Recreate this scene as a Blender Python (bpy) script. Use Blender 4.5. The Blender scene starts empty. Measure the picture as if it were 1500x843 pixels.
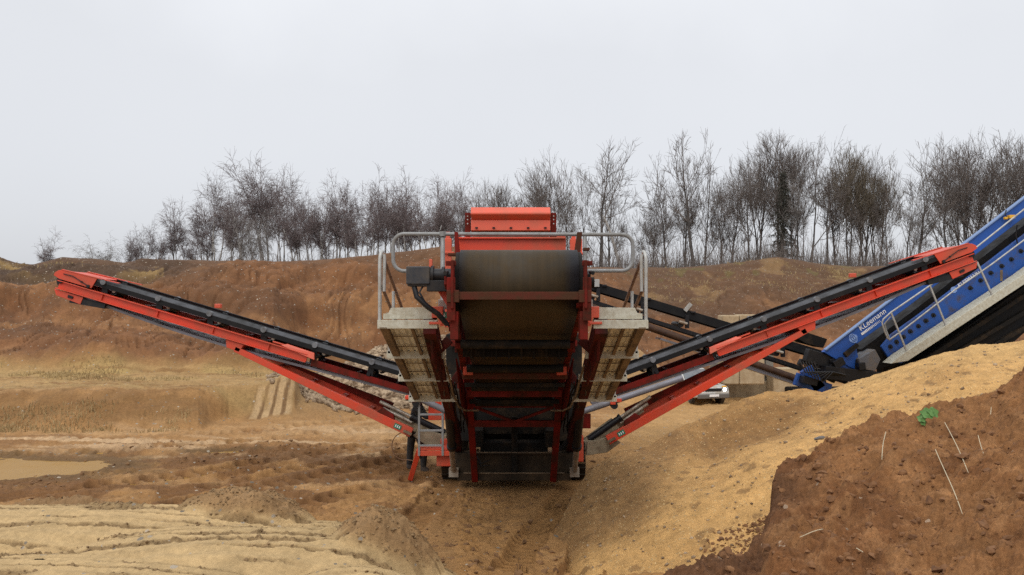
import bpy, bmesh, math, random
import numpy as np
from mathutils import Vector, Matrix, Quaternion
R = math.radians
random.seed(7); np.random.seed(7)
SC = bpy.context.scene
COL = SC.collection
F, YH, H = 1130.0, 455.0, 3.4          # focal length and horizon of the photograph (px), eye height (m)

def W(px, py, Y):                       # a measured point of the place at distance Y
    return Vector(((px-750)*Y/F, Y, H-(py-YH)*Y/F))

# ------------------------------------------------------------------ materials
def nd(nt, t, **kw):
    n = nt.nodes.new(t)
    for k, v in kw.items(): setattr(n, k, v)
    return n
def mat(name, col, rough=.6, metal=0., col2=None, scale=3., lo=.4, hi=.65, bump=0., bscale=40., detail=6., spec=.5, coat=0., grain=0.):
    m = bpy.data.materials.new(name); m.use_nodes = True
    nt = m.node_tree; b = nt.nodes['Principled BSDF']; L = nt.links
    b.inputs['Roughness'].default_value = rough; b.inputs['Metallic'].default_value = metal
    b.inputs['Specular IOR Level'].default_value = spec
    b.inputs['Coat Weight'].default_value = coat
    b.inputs['Base Color'].default_value = (*col, 1)
    tc = nd(nt, 'ShaderNodeTexCoord')
    if col2 is not None:
        n = nd(nt, 'ShaderNodeTexNoise'); n.inputs['Scale'].default_value = scale; n.inputs['Detail'].default_value = detail
        n.inputs['Roughness'].default_value = .65
        L.new(tc.outputs['Object'], n.inputs['Vector'])
        r = nd(nt, 'ShaderNodeMapRange'); r.inputs[1].default_value = lo; r.inputs[2].default_value = hi
        L.new(n.outputs['Fac'], r.inputs[0])
        mx = nd(nt, 'ShaderNodeMix', data_type='RGBA')
        mx.inputs[6].default_value = (*col, 1); mx.inputs[7].default_value = (*col2, 1)
        L.new(r.outputs[0], mx.inputs[0]); L.new(mx.outputs[2], b.inputs['Base Color'])
        rr = nd(nt, 'ShaderNodeMapRange'); rr.inputs[3].default_value = rough; rr.inputs[4].default_value = min(1, rough+.35)
        L.new(r.outputs[0], rr.inputs[0]); L.new(rr.outputs[0], b.inputs['Roughness'])
    if bump:
        n = nd(nt, 'ShaderNodeTexNoise'); n.inputs['Scale'].default_value = bscale; n.inputs['Detail'].default_value = 4
        L.new(tc.outputs['Object'], n.inputs['Vector'])
        bp = nd(nt, 'ShaderNodeBump'); bp.inputs['Strength'].default_value = bump; bp.inputs['Distance'].default_value = .01
        L.new(n.outputs['Fac'], bp.inputs['Height']); L.new(bp.outputs[0], b.inputs['Normal'])
    return m

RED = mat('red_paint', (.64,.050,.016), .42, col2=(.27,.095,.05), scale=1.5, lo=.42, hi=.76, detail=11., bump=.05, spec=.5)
REDDIRTSHADE = mat('dusty_shaded_red', (.17,.010,.006), .6, col2=(.045,.016,.009), scale=3.2, lo=.38, hi=.66, bump=.1, spec=.15)  # dirty red, darkened further to stand in for shade under the machine
RUSTRED = mat('rusty_red_steel', (.095,.018,.010), .75, col2=(.065,.03,.016), scale=6, lo=.35, hi=.6, bump=.15, spec=.2)
RUBBER = mat('black_rubber', (.012,.012,.013), .55, col2=(.05,.042,.035), scale=5, lo=.5, hi=.8, bump=.05)
SKIRT = mat('dusty_black_skirt', (.009,.009,.010), .65, col2=(.028,.026,.023), scale=4, lo=.5, hi=.85, spec=.2)
LITDUSTY = mat('dusty_lit_rubber_lip', (.075,.078,.085), .7, col2=(.04,.04,.04), scale=3, lo=.4, hi=.7, spec=.25)  # dust grey, paled so the skirt's leaning top looks lit
CAP = mat('pale_end_cap', (.17,.175,.19), .6, col2=(.10,.10,.10), scale=8)
MUDPLATE = mat('mud_splashed_plate', (.032,.024,.017), .85, col2=(.085,.057,.034), scale=2.4, lo=.45, hi=.75, bump=.3, spec=.12)
DARKRED = mat('grimy_shaded_red', (.085,.007,.005), .65, col2=(.028,.015,.010), scale=3, lo=.38, hi=.66, spec=.15)  # grimy red with more shade mixed in for the outer beams
PITCH = mat('oily_black_steel', (.007,.007,.008), .6, col2=(.02,.017,.014), scale=3, spec=.2)
RAILG = mat('weathered_grey_tube', (.24,.24,.235), .5, .2, col2=(.18,.17,.15), scale=7, lo=.45, hi=.75)
BLACKM = mat('black_metal', (.010,.010,.012), .45, col2=(.045,.035,.026), scale=5, lo=.52, hi=.85, spec=.3)
DARKM = mat('muddy_dark_steel', (.011,.0095,.008), .75, col2=(.055,.036,.021), spec=.2, scale=3.5, lo=.5, hi=.75, bump=.2)
GALV = mat('galvanised_steel', (.42,.42,.40), .5, .35, col2=(.30,.26,.20), scale=7, lo=.45, hi=.75)
GALVDUST = mat('muddy_galvanised_plate', (.54,.53,.44), .75, col2=(.38,.34,.25), scale=16, lo=.35, hi=.7, bump=.2)
GRATE = mat('dusty_decking', (.72,.74,.70), .8, col2=(.46,.42,.33), scale=4, lo=.45, hi=.75, bump=.15)
RUSTY = mat('rusty_tube', (.15,.075,.04), .8, col2=(.25,.15,.09), scale=10, lo=.4, hi=.7)
BROWNM = mat('mud_caked_steel', (.20,.14,.085), .85, col2=(.10,.07,.045), scale=5, bump=.2)
CHROME = mat('muddy_cylinder_rod', (.40,.36,.30), .45, .5, col2=(.24,.17,.11), scale=6)
BELTGREY = mat('belt_underside', (.17,.17,.20), .35, col2=(.14,.13,.13), scale=3, lo=.4, hi=.7)
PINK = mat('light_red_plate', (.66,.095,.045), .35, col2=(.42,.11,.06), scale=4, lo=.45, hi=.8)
GREEN = mat('green_sticker', (.015,.17,.10), .4)
WHITE = mat('white_marking', (.80,.80,.80), .5, col2=(.55,.52,.48), scale=20, lo=.55, hi=.8)
BLUE = mat('blue_paint', (.006,.070,.33), .5, col2=(.02,.05,.18), scale=3., lo=.55, hi=.85, bump=.04)
BLUED = mat('scuffed_blue_paint', (.008,.068,.30), .55, col2=(.06,.055,.075), scale=5., lo=.5, hi=.72, bump=.06)
EMBLEM = mat('pale_blue_emblem', (.20,.32,.62), .5)
LAMPC = mat('amber_lens', (.75,.40,.03), .3)
GREYPLATE = mat('grey_plate', (.10,.105,.12), .6, col2=(.15,.12,.09), scale=4)
CANVAS = mat('worn_curtain', (.16,.15,.115), .7, col2=(.10,.09,.075), scale=6)
SILVER = mat('silver_car_paint', (.50,.49,.46), .35, .2, col2=(.36,.29,.20), scale=2.5, lo=.45, hi=.75)
GLASS = mat('dark_car_glass', (.10,.12,.14), .08, col2=(.2,.2,.2), scale=2)
TYRE = mat('tyre', (.02,.018,.016), .85, col2=(.10,.07,.045), scale=4)
CONC = mat('tan_concrete', (.42,.33,.21), .9, col2=(.33,.24,.14), scale=3, bump=.4, bscale=25)
CONCG = mat('grey_container', (.20,.195,.18), .75, col2=(.27,.22,.15), scale=1.6, lo=.45, hi=.7)
TANSTRIP = mat('mud_splashed_skirting', (.36,.29,.19), .9, col2=(.25,.19,.12), scale=3)
SKIN = mat('skin', (.48,.27,.19), .55)
JACKET = mat('dark_jacket', (.05,.062,.085), .8, col2=(.09,.085,.065), scale=4)
TROUSER = mat('dark_work_trousers', (.022,.022,.024), .85, col2=(.06,.05,.04), scale=5)
BOOT = mat('muddy_boot', (.07,.055,.045), .85)
LEAF = mat('fresh_green_leaf', (.085,.19,.03), .5, col2=(.04,.11,.02), scale=25)
STRAW = mat('dry_straw', (.50,.42,.28), .8)
GRASSM = mat('dry_grass_blades', (.43,.315,.15), .8, col2=(.28,.19,.085), scale=.8, lo=.35, hi=.65)
BARK = mat('grey_bark', (.115,.10,.09), .9, col2=(.055,.048,.043), scale=2, lo=.4, hi=.6)
BIRCH = mat('birch_bark', (.42,.40,.37), .8, col2=(.06,.05,.045), scale=2.2, lo=.52, hi=.62)
TWIG = mat('brown_twigs', (.145,.118,.102), .9)
TWIGR = mat('purple_brown_twigs', (.165,.128,.122), .9)
TWIGP = mat('pale_twigs', (.19,.17,.155), .9)
TWIGO = mat('olive_brown_twigs', (.125,.098,.066), .9)
SPRUCE = mat('dull_dark_needles', (.045,.046,.032), .9, col2=(.07,.055,.045), scale=2)
PEBBLE = mat('pebbles', (.40,.295,.19), .9, col2=(.13,.08,.043), scale=3.4, lo=.40, hi=.60)
CLOD = mat('soil_clods', (.21,.098,.038), .95, col2=(.115,.052,.022), scale=9)

def emis(name, col, s):
    m = bpy.data.materials.new(name); m.use_nodes = True
    b = m.node_tree.nodes['Principled BSDF']
    b.inputs['Emission Color'].default_value = (*col, 1); b.inputs['Emission Strength'].default_value = s
    b.inputs['Base Color'].default_value = (*col, 1)
    return m
HEADLAMP = emis('lit_headlamp', (1,.98,.92), 3.)

def earth_mat(name, specks=.0, sscale=6., fine=30., bump=.5, bdist=.03, speckcol=(.42,.36,.29), rough=.93, var=.35, pit=0.):
    m = bpy.data.materials.new(name); m.use_nodes = True
    nt = m.node_tree; b = nt.nodes['Principled BSDF']; L = nt.links
    b.inputs['Specular IOR Level'].default_value = .25
    at = nd(nt, 'ShaderNodeAttribute', attribute_name='Col')
    tc = nd(nt, 'ShaderNodeTexCoord')
    def noise(s, d=8, rgh=.6):
        n = nd(nt, 'ShaderNodeTexNoise'); n.inputs['Scale'].default_value = s; n.inputs['Detail'].default_value = d
        n.inputs['Roughness'].default_value = rgh; L.new(tc.outputs['Object'], n.inputs['Vector']); return n
    n1 = noise(fine, 8, .7); n2 = noise(fine*.12, 8, .65)
    r1 = nd(nt, 'ShaderNodeMapRange'); r1.inputs[1].default_value = .3; r1.inputs[2].default_value = .7
    r1.inputs[3].default_value = 1-var; r1.inputs[4].default_value = 1+var; L.new(n1.outputs['Fac'], r1.inputs[0])
    r2 = nd(nt, 'ShaderNodeMapRange'); r2.inputs[1].default_value = .3; r2.inputs[2].default_value = .7
    r2.inputs[3].default_value = 1-var*.8; r2.inputs[4].default_value = 1+var*.8; L.new(n2.outputs['Fac'], r2.inputs[0])
    mu = nd(nt, 'ShaderNodeMath', operation='MULTIPLY'); L.new(r1.outputs[0], mu.inputs[0]); L.new(r2.outputs[0], mu.inputs[1])
    vm = nd(nt, 'ShaderNodeVectorMath', operation='SCALE'); L.new(at.outputs['Color'], vm.inputs[0]); L.new(mu.outputs[0], vm.inputs['Scale'])
    n5 = noise(fine*7, 3, .6); r5 = nd(nt, 'ShaderNodeMapRange'); r5.inputs[1].default_value = .3; r5.inputs[2].default_value = .7
    r5.inputs[3].default_value = 1-var*.7; r5.inputs[4].default_value = 1+var*.7; L.new(n5.outputs['Fac'], r5.inputs[0])
    vm2 = nd(nt, 'ShaderNodeVectorMath', operation='SCALE'); L.new(vm.outputs[0], vm2.inputs[0]); L.new(r5.outputs[0], vm2.inputs['Scale']); vm = vm2
    out = vm.outputs[0]
    if specks:
        v = nd(nt, 'ShaderNodeTexVoronoi'); v.inputs['Scale'].default_value = sscale; L.new(tc.outputs['Object'], v.inputs['Vector'])
        sep = nd(nt, 'ShaderNodeSeparateColor'); L.new(v.outputs['Color'], sep.inputs[0])
        # stone radius differs from cell to cell, most cells hold none
        rad = nd(nt, 'ShaderNodeMapRange'); rad.inputs[1].default_value = 1-specks; rad.inputs[2].default_value = 1.
        rad.inputs[3].default_value = 0; rad.inputs[4].default_value = .42; L.new(sep.outputs[0], rad.inputs[0])
        ls = nd(nt, 'ShaderNodeMath', operation='LESS_THAN'); L.new(v.outputs['Distance'], ls.inputs[0]); L.new(rad.outputs[0], ls.inputs[1])
        sc = nd(nt, 'ShaderNodeVectorMath', operation='SCALE'); sc.inputs[0].default_value = speckcol
        rb = nd(nt, 'ShaderNodeMapRange'); rb.inputs[3].default_value = .45; rb.inputs[4].default_value = 1.35; L.new(sep.outputs[1], rb.inputs[0])
        L.new(rb.outputs[0], sc.inputs['Scale'])
        mx = nd(nt, 'ShaderNodeMix', data_type='RGBA'); L.new(ls.outputs[0], mx.inputs[0]); L.new(out, mx.inputs[6]); L.new(sc.outputs[0], mx.inputs[7])
        out = mx.outputs[2]
    L.new(out, b.inputs['Base Color'])
    b.inputs['Roughness'].default_value = rough
    bp = nd(nt, 'ShaderNodeBump'); bp.inputs['Strength'].default_value = bump; bp.inputs['Distance'].default_value = bdist
    n3 = noise(fine*.5, 10, .72); L.new(n3.outputs['Fac'], bp.inputs['Height'])
    L.new(bp.outputs[0], b.inputs['Normal'])
    return m
GROUNDM = earth_mat('quarry_earth', specks=.10, sscale=11., fine=13., bump=.8, bdist=.035, speckcol=(.30,.25,.19), var=.21)
SANDM = earth_mat('coarse_sand', specks=.35, sscale=36., fine=40., bump=.9, bdist=.02, speckcol=(.50,.36,.18), var=.30)
SOILM = earth_mat('crumbly_topsoil', specks=.025, sscale=18., fine=26., bump=.8, bdist=.025, speckcol=(.30,.21,.14), var=.3)

# ------------------------------------------------------------------ mesh helpers
class MB:
    def __init__(s): s.v = []; s.f = []; s.sm = []
    def add(s, vs, fs, smooth=False):
        o = len(s.v); s.v += [tuple(v) for v in vs]; s.f += [tuple(i+o for i in f) for f in fs]; s.sm += [smooth]*len(fs); return s
    def hexa(s, p):      # 8 points: bottom ring 0-3, top ring 4-7
        return s.add(p, [(3,2,1,0),(4,5,6,7),(0,1,5,4),(1,2,6,5),(2,3,7,6),(3,0,4,7)])
    def box(s, c, d, M=None):
        x, y, z = [k/2 for k in d]; c = Vector(c)
        p = [Vector(q) for q in ((-x,-y,-z),(x,-y,-z),(x,y,-z),(-x,y,-z),(-x,-y,z),(x,-y,z),(x,y,z),(-x,y,z))]
        if M is not None: p = [M @ q for q in p]
        return s.hexa([q+c for q in p])
    def bar(s, a, b, w, h, up=(0,0,1)):          # w across, h along up
        a, b = Vector(a), Vector(b); d = (b-a).normalized(); sd = d.cross(Vector(up))
        if sd.length < 1e-4: sd = d.cross(Vector((0,1,0)))
        sd.normalize(); u = sd.cross(d)
        r = [(-w/2,-h/2),(w/2,-h/2),(w/2,h/2),(-w/2,h/2)]
        return s.hexa([a+sd*x+u*y for x, y in r]+[b+sd*x+u*y for x, y in r])
    def tube(s, pts, r, n=8, cap=True):
        pts = [Vector(p) for p in pts]; k = len(pts); rs = r if isinstance(r, (list, tuple)) else [r]*k
        vs = []; ref = None
        for i, p in enumerate(pts):
            d = (pts[min(i+1,k-1)]-pts[max(i-1,0)]).normalized()
            if ref is None:
                ref = d.orthogonal().normalized()
            ref = (ref-d*ref.dot(d)).normalized(); q = d.cross(ref)
            vs += [p+(ref*math.cos(2*math.pi*j/n)+q*math.sin(2*math.pi*j/n))*rs[i] for j in range(n)]
        fs = [(i*n+j, i*n+(j+1)%n, (i+1)*n+(j+1)%n, (i+1)*n+j) for i in range(k-1) for j in range(n)]
        s.add(vs, fs, True)
        if cap:
            s.add(vs[:n], [tuple(range(n))[::-1]]); s.add(vs[-n:], [tuple(range(n))])
        return s
    def cyl(s, a, b, r, n=20): return s.tube([a, b], r, n)
    def prism(s, poly, ex):                       # a 3-D polygon swept along the vector ex
        poly = [Vector(p) for p in poly]; n = len(poly); ex = Vector(ex)
        return s.add(poly+[p+ex for p in poly], [tuple(range(n))[::-1], tuple(range(n, 2*n))]+[(i,(i+1)%n,n+(i+1)%n,n+i) for i in range(n)])
    def ribbon(s, pts, ex, t, up=(0,0,1)):          # a sheet of thickness t along a polyline, width vector ex
        pts = [Vector(p) for p in pts]; ex = Vector(ex); u = Vector(up)*t
        vs = []
        for p in pts: vs += [p, p+ex, p+ex+u, p+u]
        fs = []
        for i in range(len(pts)-1):
            a, b = 4*i, 4*i+4
            fs += [(a+k, a+(k+1)%4, b+(k+1)%4, b+k) for k in range(4)]
        e = 4*(len(pts)-1)
        fs += [(3,2,1,0),(e,e+1,e+2,e+3)]
        return s.add(vs, fs)
    def build(s, name, m, parent=None, origin=(0,0,0), bevel=0.):
        me = bpy.data.meshes.new(name); o3 = Vector(origin)
        me.from_pydata([tuple(Vector(v)-o3) for v in s.v], [], s.f)
        me.polygons.foreach_set('use_smooth', s.sm)
        bm = bmesh.new(); bm.from_mesh(me); bmesh.ops.recalc_face_normals(bm, faces=bm.faces); bm.to_mesh(me); bm.free()
        me.materials.append(m)
        o = bpy.data.objects.new(name, me); COL.objects.link(o)
        if parent is not None: o.parent = parent
        else: o.location = o3
        if bevel:
            md = o.modifiers.new('edges', 'BEVEL'); md.width = bevel; md.segments = 2; md.limit_method = 'ANGLE'; md.angle_limit = R(40)
        return o
class NPM:                                  # a mesh straight from arrays
    def __init__(s, v, f, smooth=False): s.v, s.f, s.s = np.asarray(v, np.float32), np.asarray(f, np.int32), smooth
    def build(s, name, m):
        me = bpy.data.meshes.new(name); k = s.f.shape[1]
        me.vertices.add(len(s.v)); me.vertices.foreach_set('co', s.v.ravel()); me.loops.add(s.f.size); me.loops.foreach_set('vertex_index', s.f.ravel())
        me.polygons.add(len(s.f)); me.polygons.foreach_set('loop_start', np.arange(0, s.f.size, k, dtype=np.int32)); me.polygons.foreach_set('use_smooth', np.full(len(s.f), s.s))
        me.update(calc_edges=True); me.materials.append(m)
        o = bpy.data.objects.new(name, me); COL.objects.link(o); return o
def tag(o, label=None, cat=None, group=None, kind=None):
    if label: o['label'] = label
    if cat: o['category'] = cat
    if group: o['group'] = group
    if kind: o['kind'] = kind
    return o
def empty(name, loc, label, cat, group=None, rz=0):
    o = bpy.data.objects.new(name, None); COL.objects.link(o); o.location = loc; o.rotation_euler.z = rz
    o.empty_display_size = .3
    return tag(o, label, cat, group)
def text_mesh(name, body, size, M, m, parent, origin, shear=0., offset=0., extrude=.004):
    cu = bpy.data.curves.new(name, 'FONT'); cu.body = body; cu.size = size; cu.shear = shear; cu.offset = offset; cu.extrude = extrude
    t = bpy.data.objects.new(name+'_tmp', cu); COL.objects.link(t)
    dg = bpy.context.evaluated_depsgraph_get()
    me = bpy.data.meshes.new_from_object(t.evaluated_get(dg))
    bpy.data.objects.remove(t)
    me.transform(Matrix.Translation(-Vector(origin)) @ M)
    me.materials.clear(); me.materials.append(m); me.name = name
    o = bpy.data.objects.new(name, me); COL.objects.link(o); o.parent = parent
    return o

# ------------------------------------------------------------------ noise
_rng = np.random.RandomState(3)
_P = _rng.permutation(256); _P = np.concatenate([_P,_P,_P])
_A = _rng.rand(256)*2*np.pi; _GX, _GY = np.cos(_A), np.sin(_A)
def gn(x, y, seed=0):
    x = np.asarray(x, float)+seed*17.31; y = np.asarray(y, float)+seed*9.17
    xi = np.floor(x).astype(int); yi = np.floor(y).astype(int); xf = x-xi; yf = y-yi
    u = xf**3*(xf*(xf*6-15)+10); v = yf**3*(yf*(yf*6-15)+10); xi &= 255; yi &= 255
    def g(a, b, dx, dy):
        h = _P[_P[a]+b]; return _GX[h]*dx+_GY[h]*dy
    n00 = g(xi, yi, xf, yf); n10 = g(xi+1, yi, xf-1, yf); n01 = g(xi, yi+1, xf, yf-1); n11 = g(xi+1, yi+1, xf-1, yf-1)
    return 1.5*((n00*(1-u)+n10*u)*(1-v)+(n01*(1-u)+n11*u)*v)
def fbm(x, y, o=5, seed=0, gain=.5):
    s = 0; a = 1; f = 1
    for i in range(o):
        s = s+a*gn(x*f, y*f, seed+i*3); a *= gain; f *= 2.03
    return s
def ridged(x, y, o=4, seed=0):
    s = 0; a = 1; f = 1; t = 0
    for i in range(o):
        s = s+a*(1-np.abs(gn(x*f, y*f, seed+i*3))); t += a; a *= .5; f *= 2.1
    return s/t
def sstep(a, b, x):
    t = np.clip((x-a)/(b-a), 0, 1); return t*t*(3-2*t)

# ------------------------------------------------------------------ the ground
rows = [2.4]
while rows[-1] < 600:
    Y = rows[-1]
    rows.append(Y+((.016 if 6.5 < Y < 11.5 else max(.026, Y*Y*.00030)) if Y < 22 else max(.06, min(.14, Y*Y*.00026)) if Y < 64 else (Y-62)*.12))
rows = np.array(rows)
us = np.concatenate([np.linspace(-1.7, -.74, 60)[:-1], np.linspace(-.74, .74, 1250), np.linspace(.74, 1.7, 60)[1:]])
def ip(px, xs, ys): return np.interp(px, xs, ys)
CRX = [-700,-100,0,22,50,90,150,180,210,300,400,500,560,600,650,700,760,860,940,1000,1050,1100,1140,1190,1250,1300,1400,1500,2200]
CRY = [372,384,379,386,387,376,380,384,381,380,382,378,372,366,358,358,372,392,392,390,387,380,376,384,390,389,392,394,394]
def ground_z(px, Y, x):
    """height of the quarry floor, bench, banks and plateau; px is the bearing in photo columns, all arrays (rows, cols)"""
    pc = PX[0]
    Yb0 = ip(pc, [290,335,432,455,700,950], [21.8,23.9,23.9,25,25,24]); zb0 = ip(pc, [300,700,950], [.03,0,-.3])
    Yb1 = ip(pc, [290,335,432,455,700,950], [23.6,24.35,24.35,28,30,36]); zb1 = ip(pc, [300,340,428,446,700,950], [.98,.98,.95,.1,0,-1.1])
    Yt = ip(pc, [300,400,450,700,950], [30,30.5,35,38,42]); zt = ip(pc, [300,400,450,700,950], [.95,.9,.5,.2,-1.1])
    Yc = ip(pc, [700,930], [46,60]); yc = ip(pc, CRX, CRY); zc = H-(yc-YH)*Yc/F
    Ym = Yt+.42*(Yc-Yt); zm = zt+ip(pc, [700,930], [.62,.5])*(zc-zt)
    Z = np.empty_like(Y)
    for j in range(len(pc)):
        ys = [2.4,5,7.5,10,13,16,Yb0[j],Yb1[j],Yt[j],Ym[j],Yc[j],Yc[j]+5,Yc[j]+40,700]
        zs = [1.78,1.1,.52,.2,.04,0,zb0[j],zb1[j],zt[j],zm[j],zc[j],zc[j]-.15,zc[j]-.6,zc[j]-1.5]
        yy = Y[:,j]; a = np.interp(yy, ys, zs)
        Z[:,j] = (a*2+np.interp(yy*1.012, ys, zs)+np.interp(yy*.988, ys, zs))/4
    return Z
U, YY = np.meshgrid(us, rows)
X = U*YY
PX = 750+F*U
wob = 1+.018*fbm(X*.12, YY*.12, 3, 5)*(YY < 44)
wpx = 22*fbm(X*.1, YY*.1, 3, 8)*(YY < 42)+16*fbm(X*.6, YY*.6, 4, 9)*(YY < 32)
Z = ground_z(PX+wpx, YY*wob+.30*fbm(X*.45,YY*.2,4,10)*np.exp(-((YY-23)/3.)**2), X)
# zone masks
pcol = PX
Ytoe = ip(pcol, [300,400,450,700,950], [30,30.5,35,38,42]); Ycr = ip(pcol, [700,930], [46,60])
left = 1-sstep(700, 930, pcol)
bankm = sstep(0, 1.2, YY-Ytoe)
sl = np.clip((YY-Ytoe)/(Ycr-Ytoe), 0, 1.3)                      # 0 at the toe, 1 at the crest
floorm = (1-sstep(20.5, 22, YY))*(pcol < 420)+(pcol >= 420)*(1-bankm)
# coarse relief
Z += bankm*(1-sstep(.9,1.0,sl)*.75)*(.34*fbm(X*.22, YY*.22, 5, 11)+.05*fbm(X*1.6, YY*1.6, 4, 12))
gx = X*.55+.9*fbm(X*.25, YY*.25, 3, 15)-(YY-Ytoe)*.16
gul = np.clip(ridged(gx, YY*.07, 2, 14)-.80, 0, 1)*5*sstep(.02,.15,sl)*(1-sstep(.62,.85,sl))
gul2 = np.clip(ridged(gx*1.9+3, YY*.12, 2, 24)-.84, 0, 1)*6*sstep(.02,.1,sl)*(1-sstep(.55,.9,sl))
Z -= bankm*(.15*np.clip(gul,0,1)*(.4+.6*left)+.15*np.clip(gul2*1.6,0,1))
Z += bankm*left*(1-sstep(.8,.97,sl))*.26*np.clip(np.sin(2*np.pi*(sl*3.1+.35*fbm(X*.12,YY*.1,3,19)))*1.7,-1,1)
Z += bankm*(1-sstep(.85,1.,sl))*(.16*(ridged(X*.7, YY*.9, 4, 16)-.6)+.07*fbm(X*3,YY*3.4,4,17)+.10*(ridged(X*1.9,YY*2.6,3,20)-.6))
fm = (1-bankm)
damp_far = sstep(3, 6, YY)
sandz = 1-.9*(YY < 12)*sstep(0,.15,(1-sstep(10.8,12,YY))*(1-sstep(600,680,PX)))
Z += fm*damp_far*sandz*(.06*fbm(X*.55, YY*.8, 5, 31)+.045*fbm(X*2.4, YY*3.6, 5, 33)+.02*fbm(X*9, YY*13, 3, 35))
# churned mud lumps
ch = sstep(.05,.5, fbm(X*.35+2, YY*.5, 3, 41))
lump = np.clip(ridged(X*1.5, YY*2.1, 4, 43)-.60, 0, 1)*.40+.05*np.clip(fbm(X*3.4,YY*4.6,4,44),-.3,1)
near_mask = sstep(12.0,13.5,YY)*(1-sstep(17.5,20.,YY))*(1-sstep(640,720,pcol))
Z += fm*lump*sandz*(.25+.75*ch)*(.35+.65*near_mask)*(1-sstep(20,22,YY)*.7)
# wheel and crawler tracks: polylines in photo columns/rows laid on the floor
def on_floor(p): 
    Y = (H-.05)*F/(p[1]-YH); return ((p[0]-750)*Y/F, Y)
TRK = [([(-80,668),(120,662),(330,648),(520,628),(650,618)], .55, .05, .30, 0),
       ([(-80,645),(150,640),(330,633),(520,615),(690,600)], .55, .035, .30, 0),
       ([(60,752),(250,738),(400,712),(520,690),(640,664)], .62, .085, .34, 1),
       ([(300,716),(430,690),(560,668),(640,655)], .62, .085, .34, 1),
       ([(120,716),(300,692),(440,668),(560,650)], .58, .075, .34, 1),
       ([(420,746),(520,724),(600,706),(660,690)], .58, .08, .34, 1),
       ([(650,712),(622,748),(585,800),(555,860)], .5, .07, .15, 2),
       ([(842,706),(812,750),(775,800),(745,860)], .5, .07, .15, 2),
       ([(900,700),(870,760),(850,843)], .45, .05, .2, 2)]
TRD = np.full(X.shape, 9.); trackdepth = np.zeros_like(Z); trackdark = np.zeros_like(Z); lugshade = np.zeros_like(Z)
for pts, wd, dp, pitch, kind in TRK:
    P = np.array([on_floor(p) for p in pts]); n = 28
    t = np.linspace(0, len(P)-1, n); k = np.arange(len(P))
    # smooth the polyline
    q = np.stack([np.interp(t, k, P[:,0]), np.interp(t, k, P[:,1])], 1)
    for _ in range(3): q[1:-1] = (q[:-2]+2*q[1:-1]+q[2:])/4
    r0, r1 = np.searchsorted(rows, [q[:,1].min()-1, q[:,1].max()+1])
    xs, ys = X[r0:r1], YY[r0:r1]
    best = np.full(xs.shape, 1e9); dd = np.zeros(xs.shape); ss = np.zeros(xs.shape); acc = 0
    for a, b in zip(q[:-1], q[1:]):
        v = b-a; l = np.hypot(*v); v = v/l
        tt = np.clip((xs-a[0])*v[0]+(ys-a[1])*v[1], 0, l)
        ex, ey = xs-a[0]-tt*v[0], ys-a[1]-tt*v[1]; d = np.hypot(ex, ey)
        m = d < best; best[m] = d[m]; dd[m] = (ex*v[1]-ey*v[0])[m]; ss[m] = (acc+tt)[m]; acc += l
    wav = .04*fbm(xs*2, ys*2, 2, 51); d = np.abs(dd+wav)
    inside = 1-sstep(wd*.5-.06, wd*.5+.04, d)
    edge = np.exp(-((d-wd*.5-.10)/.09)**2)
    ph = ss/pitch*2*np.pi+(np.abs(dd)*7 if kind == 1 else dd*2)+.8*fbm(xs*1.3, ys*1.3, 2, 52)
    lug = np.clip(np.sin(ph)*1.6, -1, 1)
    fade = .55+.45*sstep(-.3,.4, fbm(xs*.5, ys*.5, 2, 53+kind))
    Z[r0:r1] *= 1-.8*np.maximum(inside, .7*edge)*fade*(Z[r0:r1] < .35)
    Z[r0:r1] += fade*(-dp*inside*1.0+dp*1.25*lug*inside+dp*1.2*edge)
    lugshade[r0:r1] = np.maximum(lugshade[r0:r1], inside*fade*sstep(.1,.8,-lug)*(1 if kind else .3))
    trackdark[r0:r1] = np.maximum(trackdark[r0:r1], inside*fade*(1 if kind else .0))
# sand spread by the dozer in front: low mounds with cleat ridges
def mound(cx, cy, rx, ry, h, ex=2.2, rot=0.):
    c, s = math.cos(rot), math.sin(rot)
    dx, dy = (X-cx), (YY-cy); a = (dx*c+dy*s)/rx; b = (-dx*s+dy*c)/ry
    rr = np.sqrt(a*a+b*b)+.10*fbm(X*.8, YY*.8, 3, 61)
    return h*np.clip(1-rr**ex, 0, 1)**.8
m1 = np.maximum(mound(-6.3, 10.7, 4.6, 1.3, .50, 2.6, .03), mound(-10.5, 9.6, 4.2, 1.7, .45, 2.6))
m2 = mound(-2.9, 8.35, 2.5, 1.25, .62, 2.8, -.06)
m3 = np.maximum(mound(-4.6, 7.5, 3.4, 1.5, .45, 2.4), mound(-1.5, 7.3, 1.1, .75, .40, 2.2, -.4))
sandm = sstep(.04,.16, np.maximum(np.maximum(m1, m2), m3))
lumpA = np.maximum(np.maximum(mound(-3.75, 11.0, 1.0, .55, .30, 1.8), mound(-1.30, 8.25, .6, .45, .36, 1.7)), mound(-7.3, 12.4, 1.3, .5, .30, 1.6))
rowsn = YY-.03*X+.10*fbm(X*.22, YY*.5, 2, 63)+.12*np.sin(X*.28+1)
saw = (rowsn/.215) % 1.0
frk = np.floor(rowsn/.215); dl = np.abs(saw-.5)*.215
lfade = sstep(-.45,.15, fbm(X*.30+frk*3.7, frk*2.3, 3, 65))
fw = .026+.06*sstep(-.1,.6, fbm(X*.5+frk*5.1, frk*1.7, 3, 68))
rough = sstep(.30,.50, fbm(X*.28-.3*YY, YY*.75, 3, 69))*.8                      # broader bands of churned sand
fur = np.maximum((1-sstep(fw*.5, fw, dl+.018*fbm(X*7, YY*9, 3, 70)))*lfade, rough)
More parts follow.
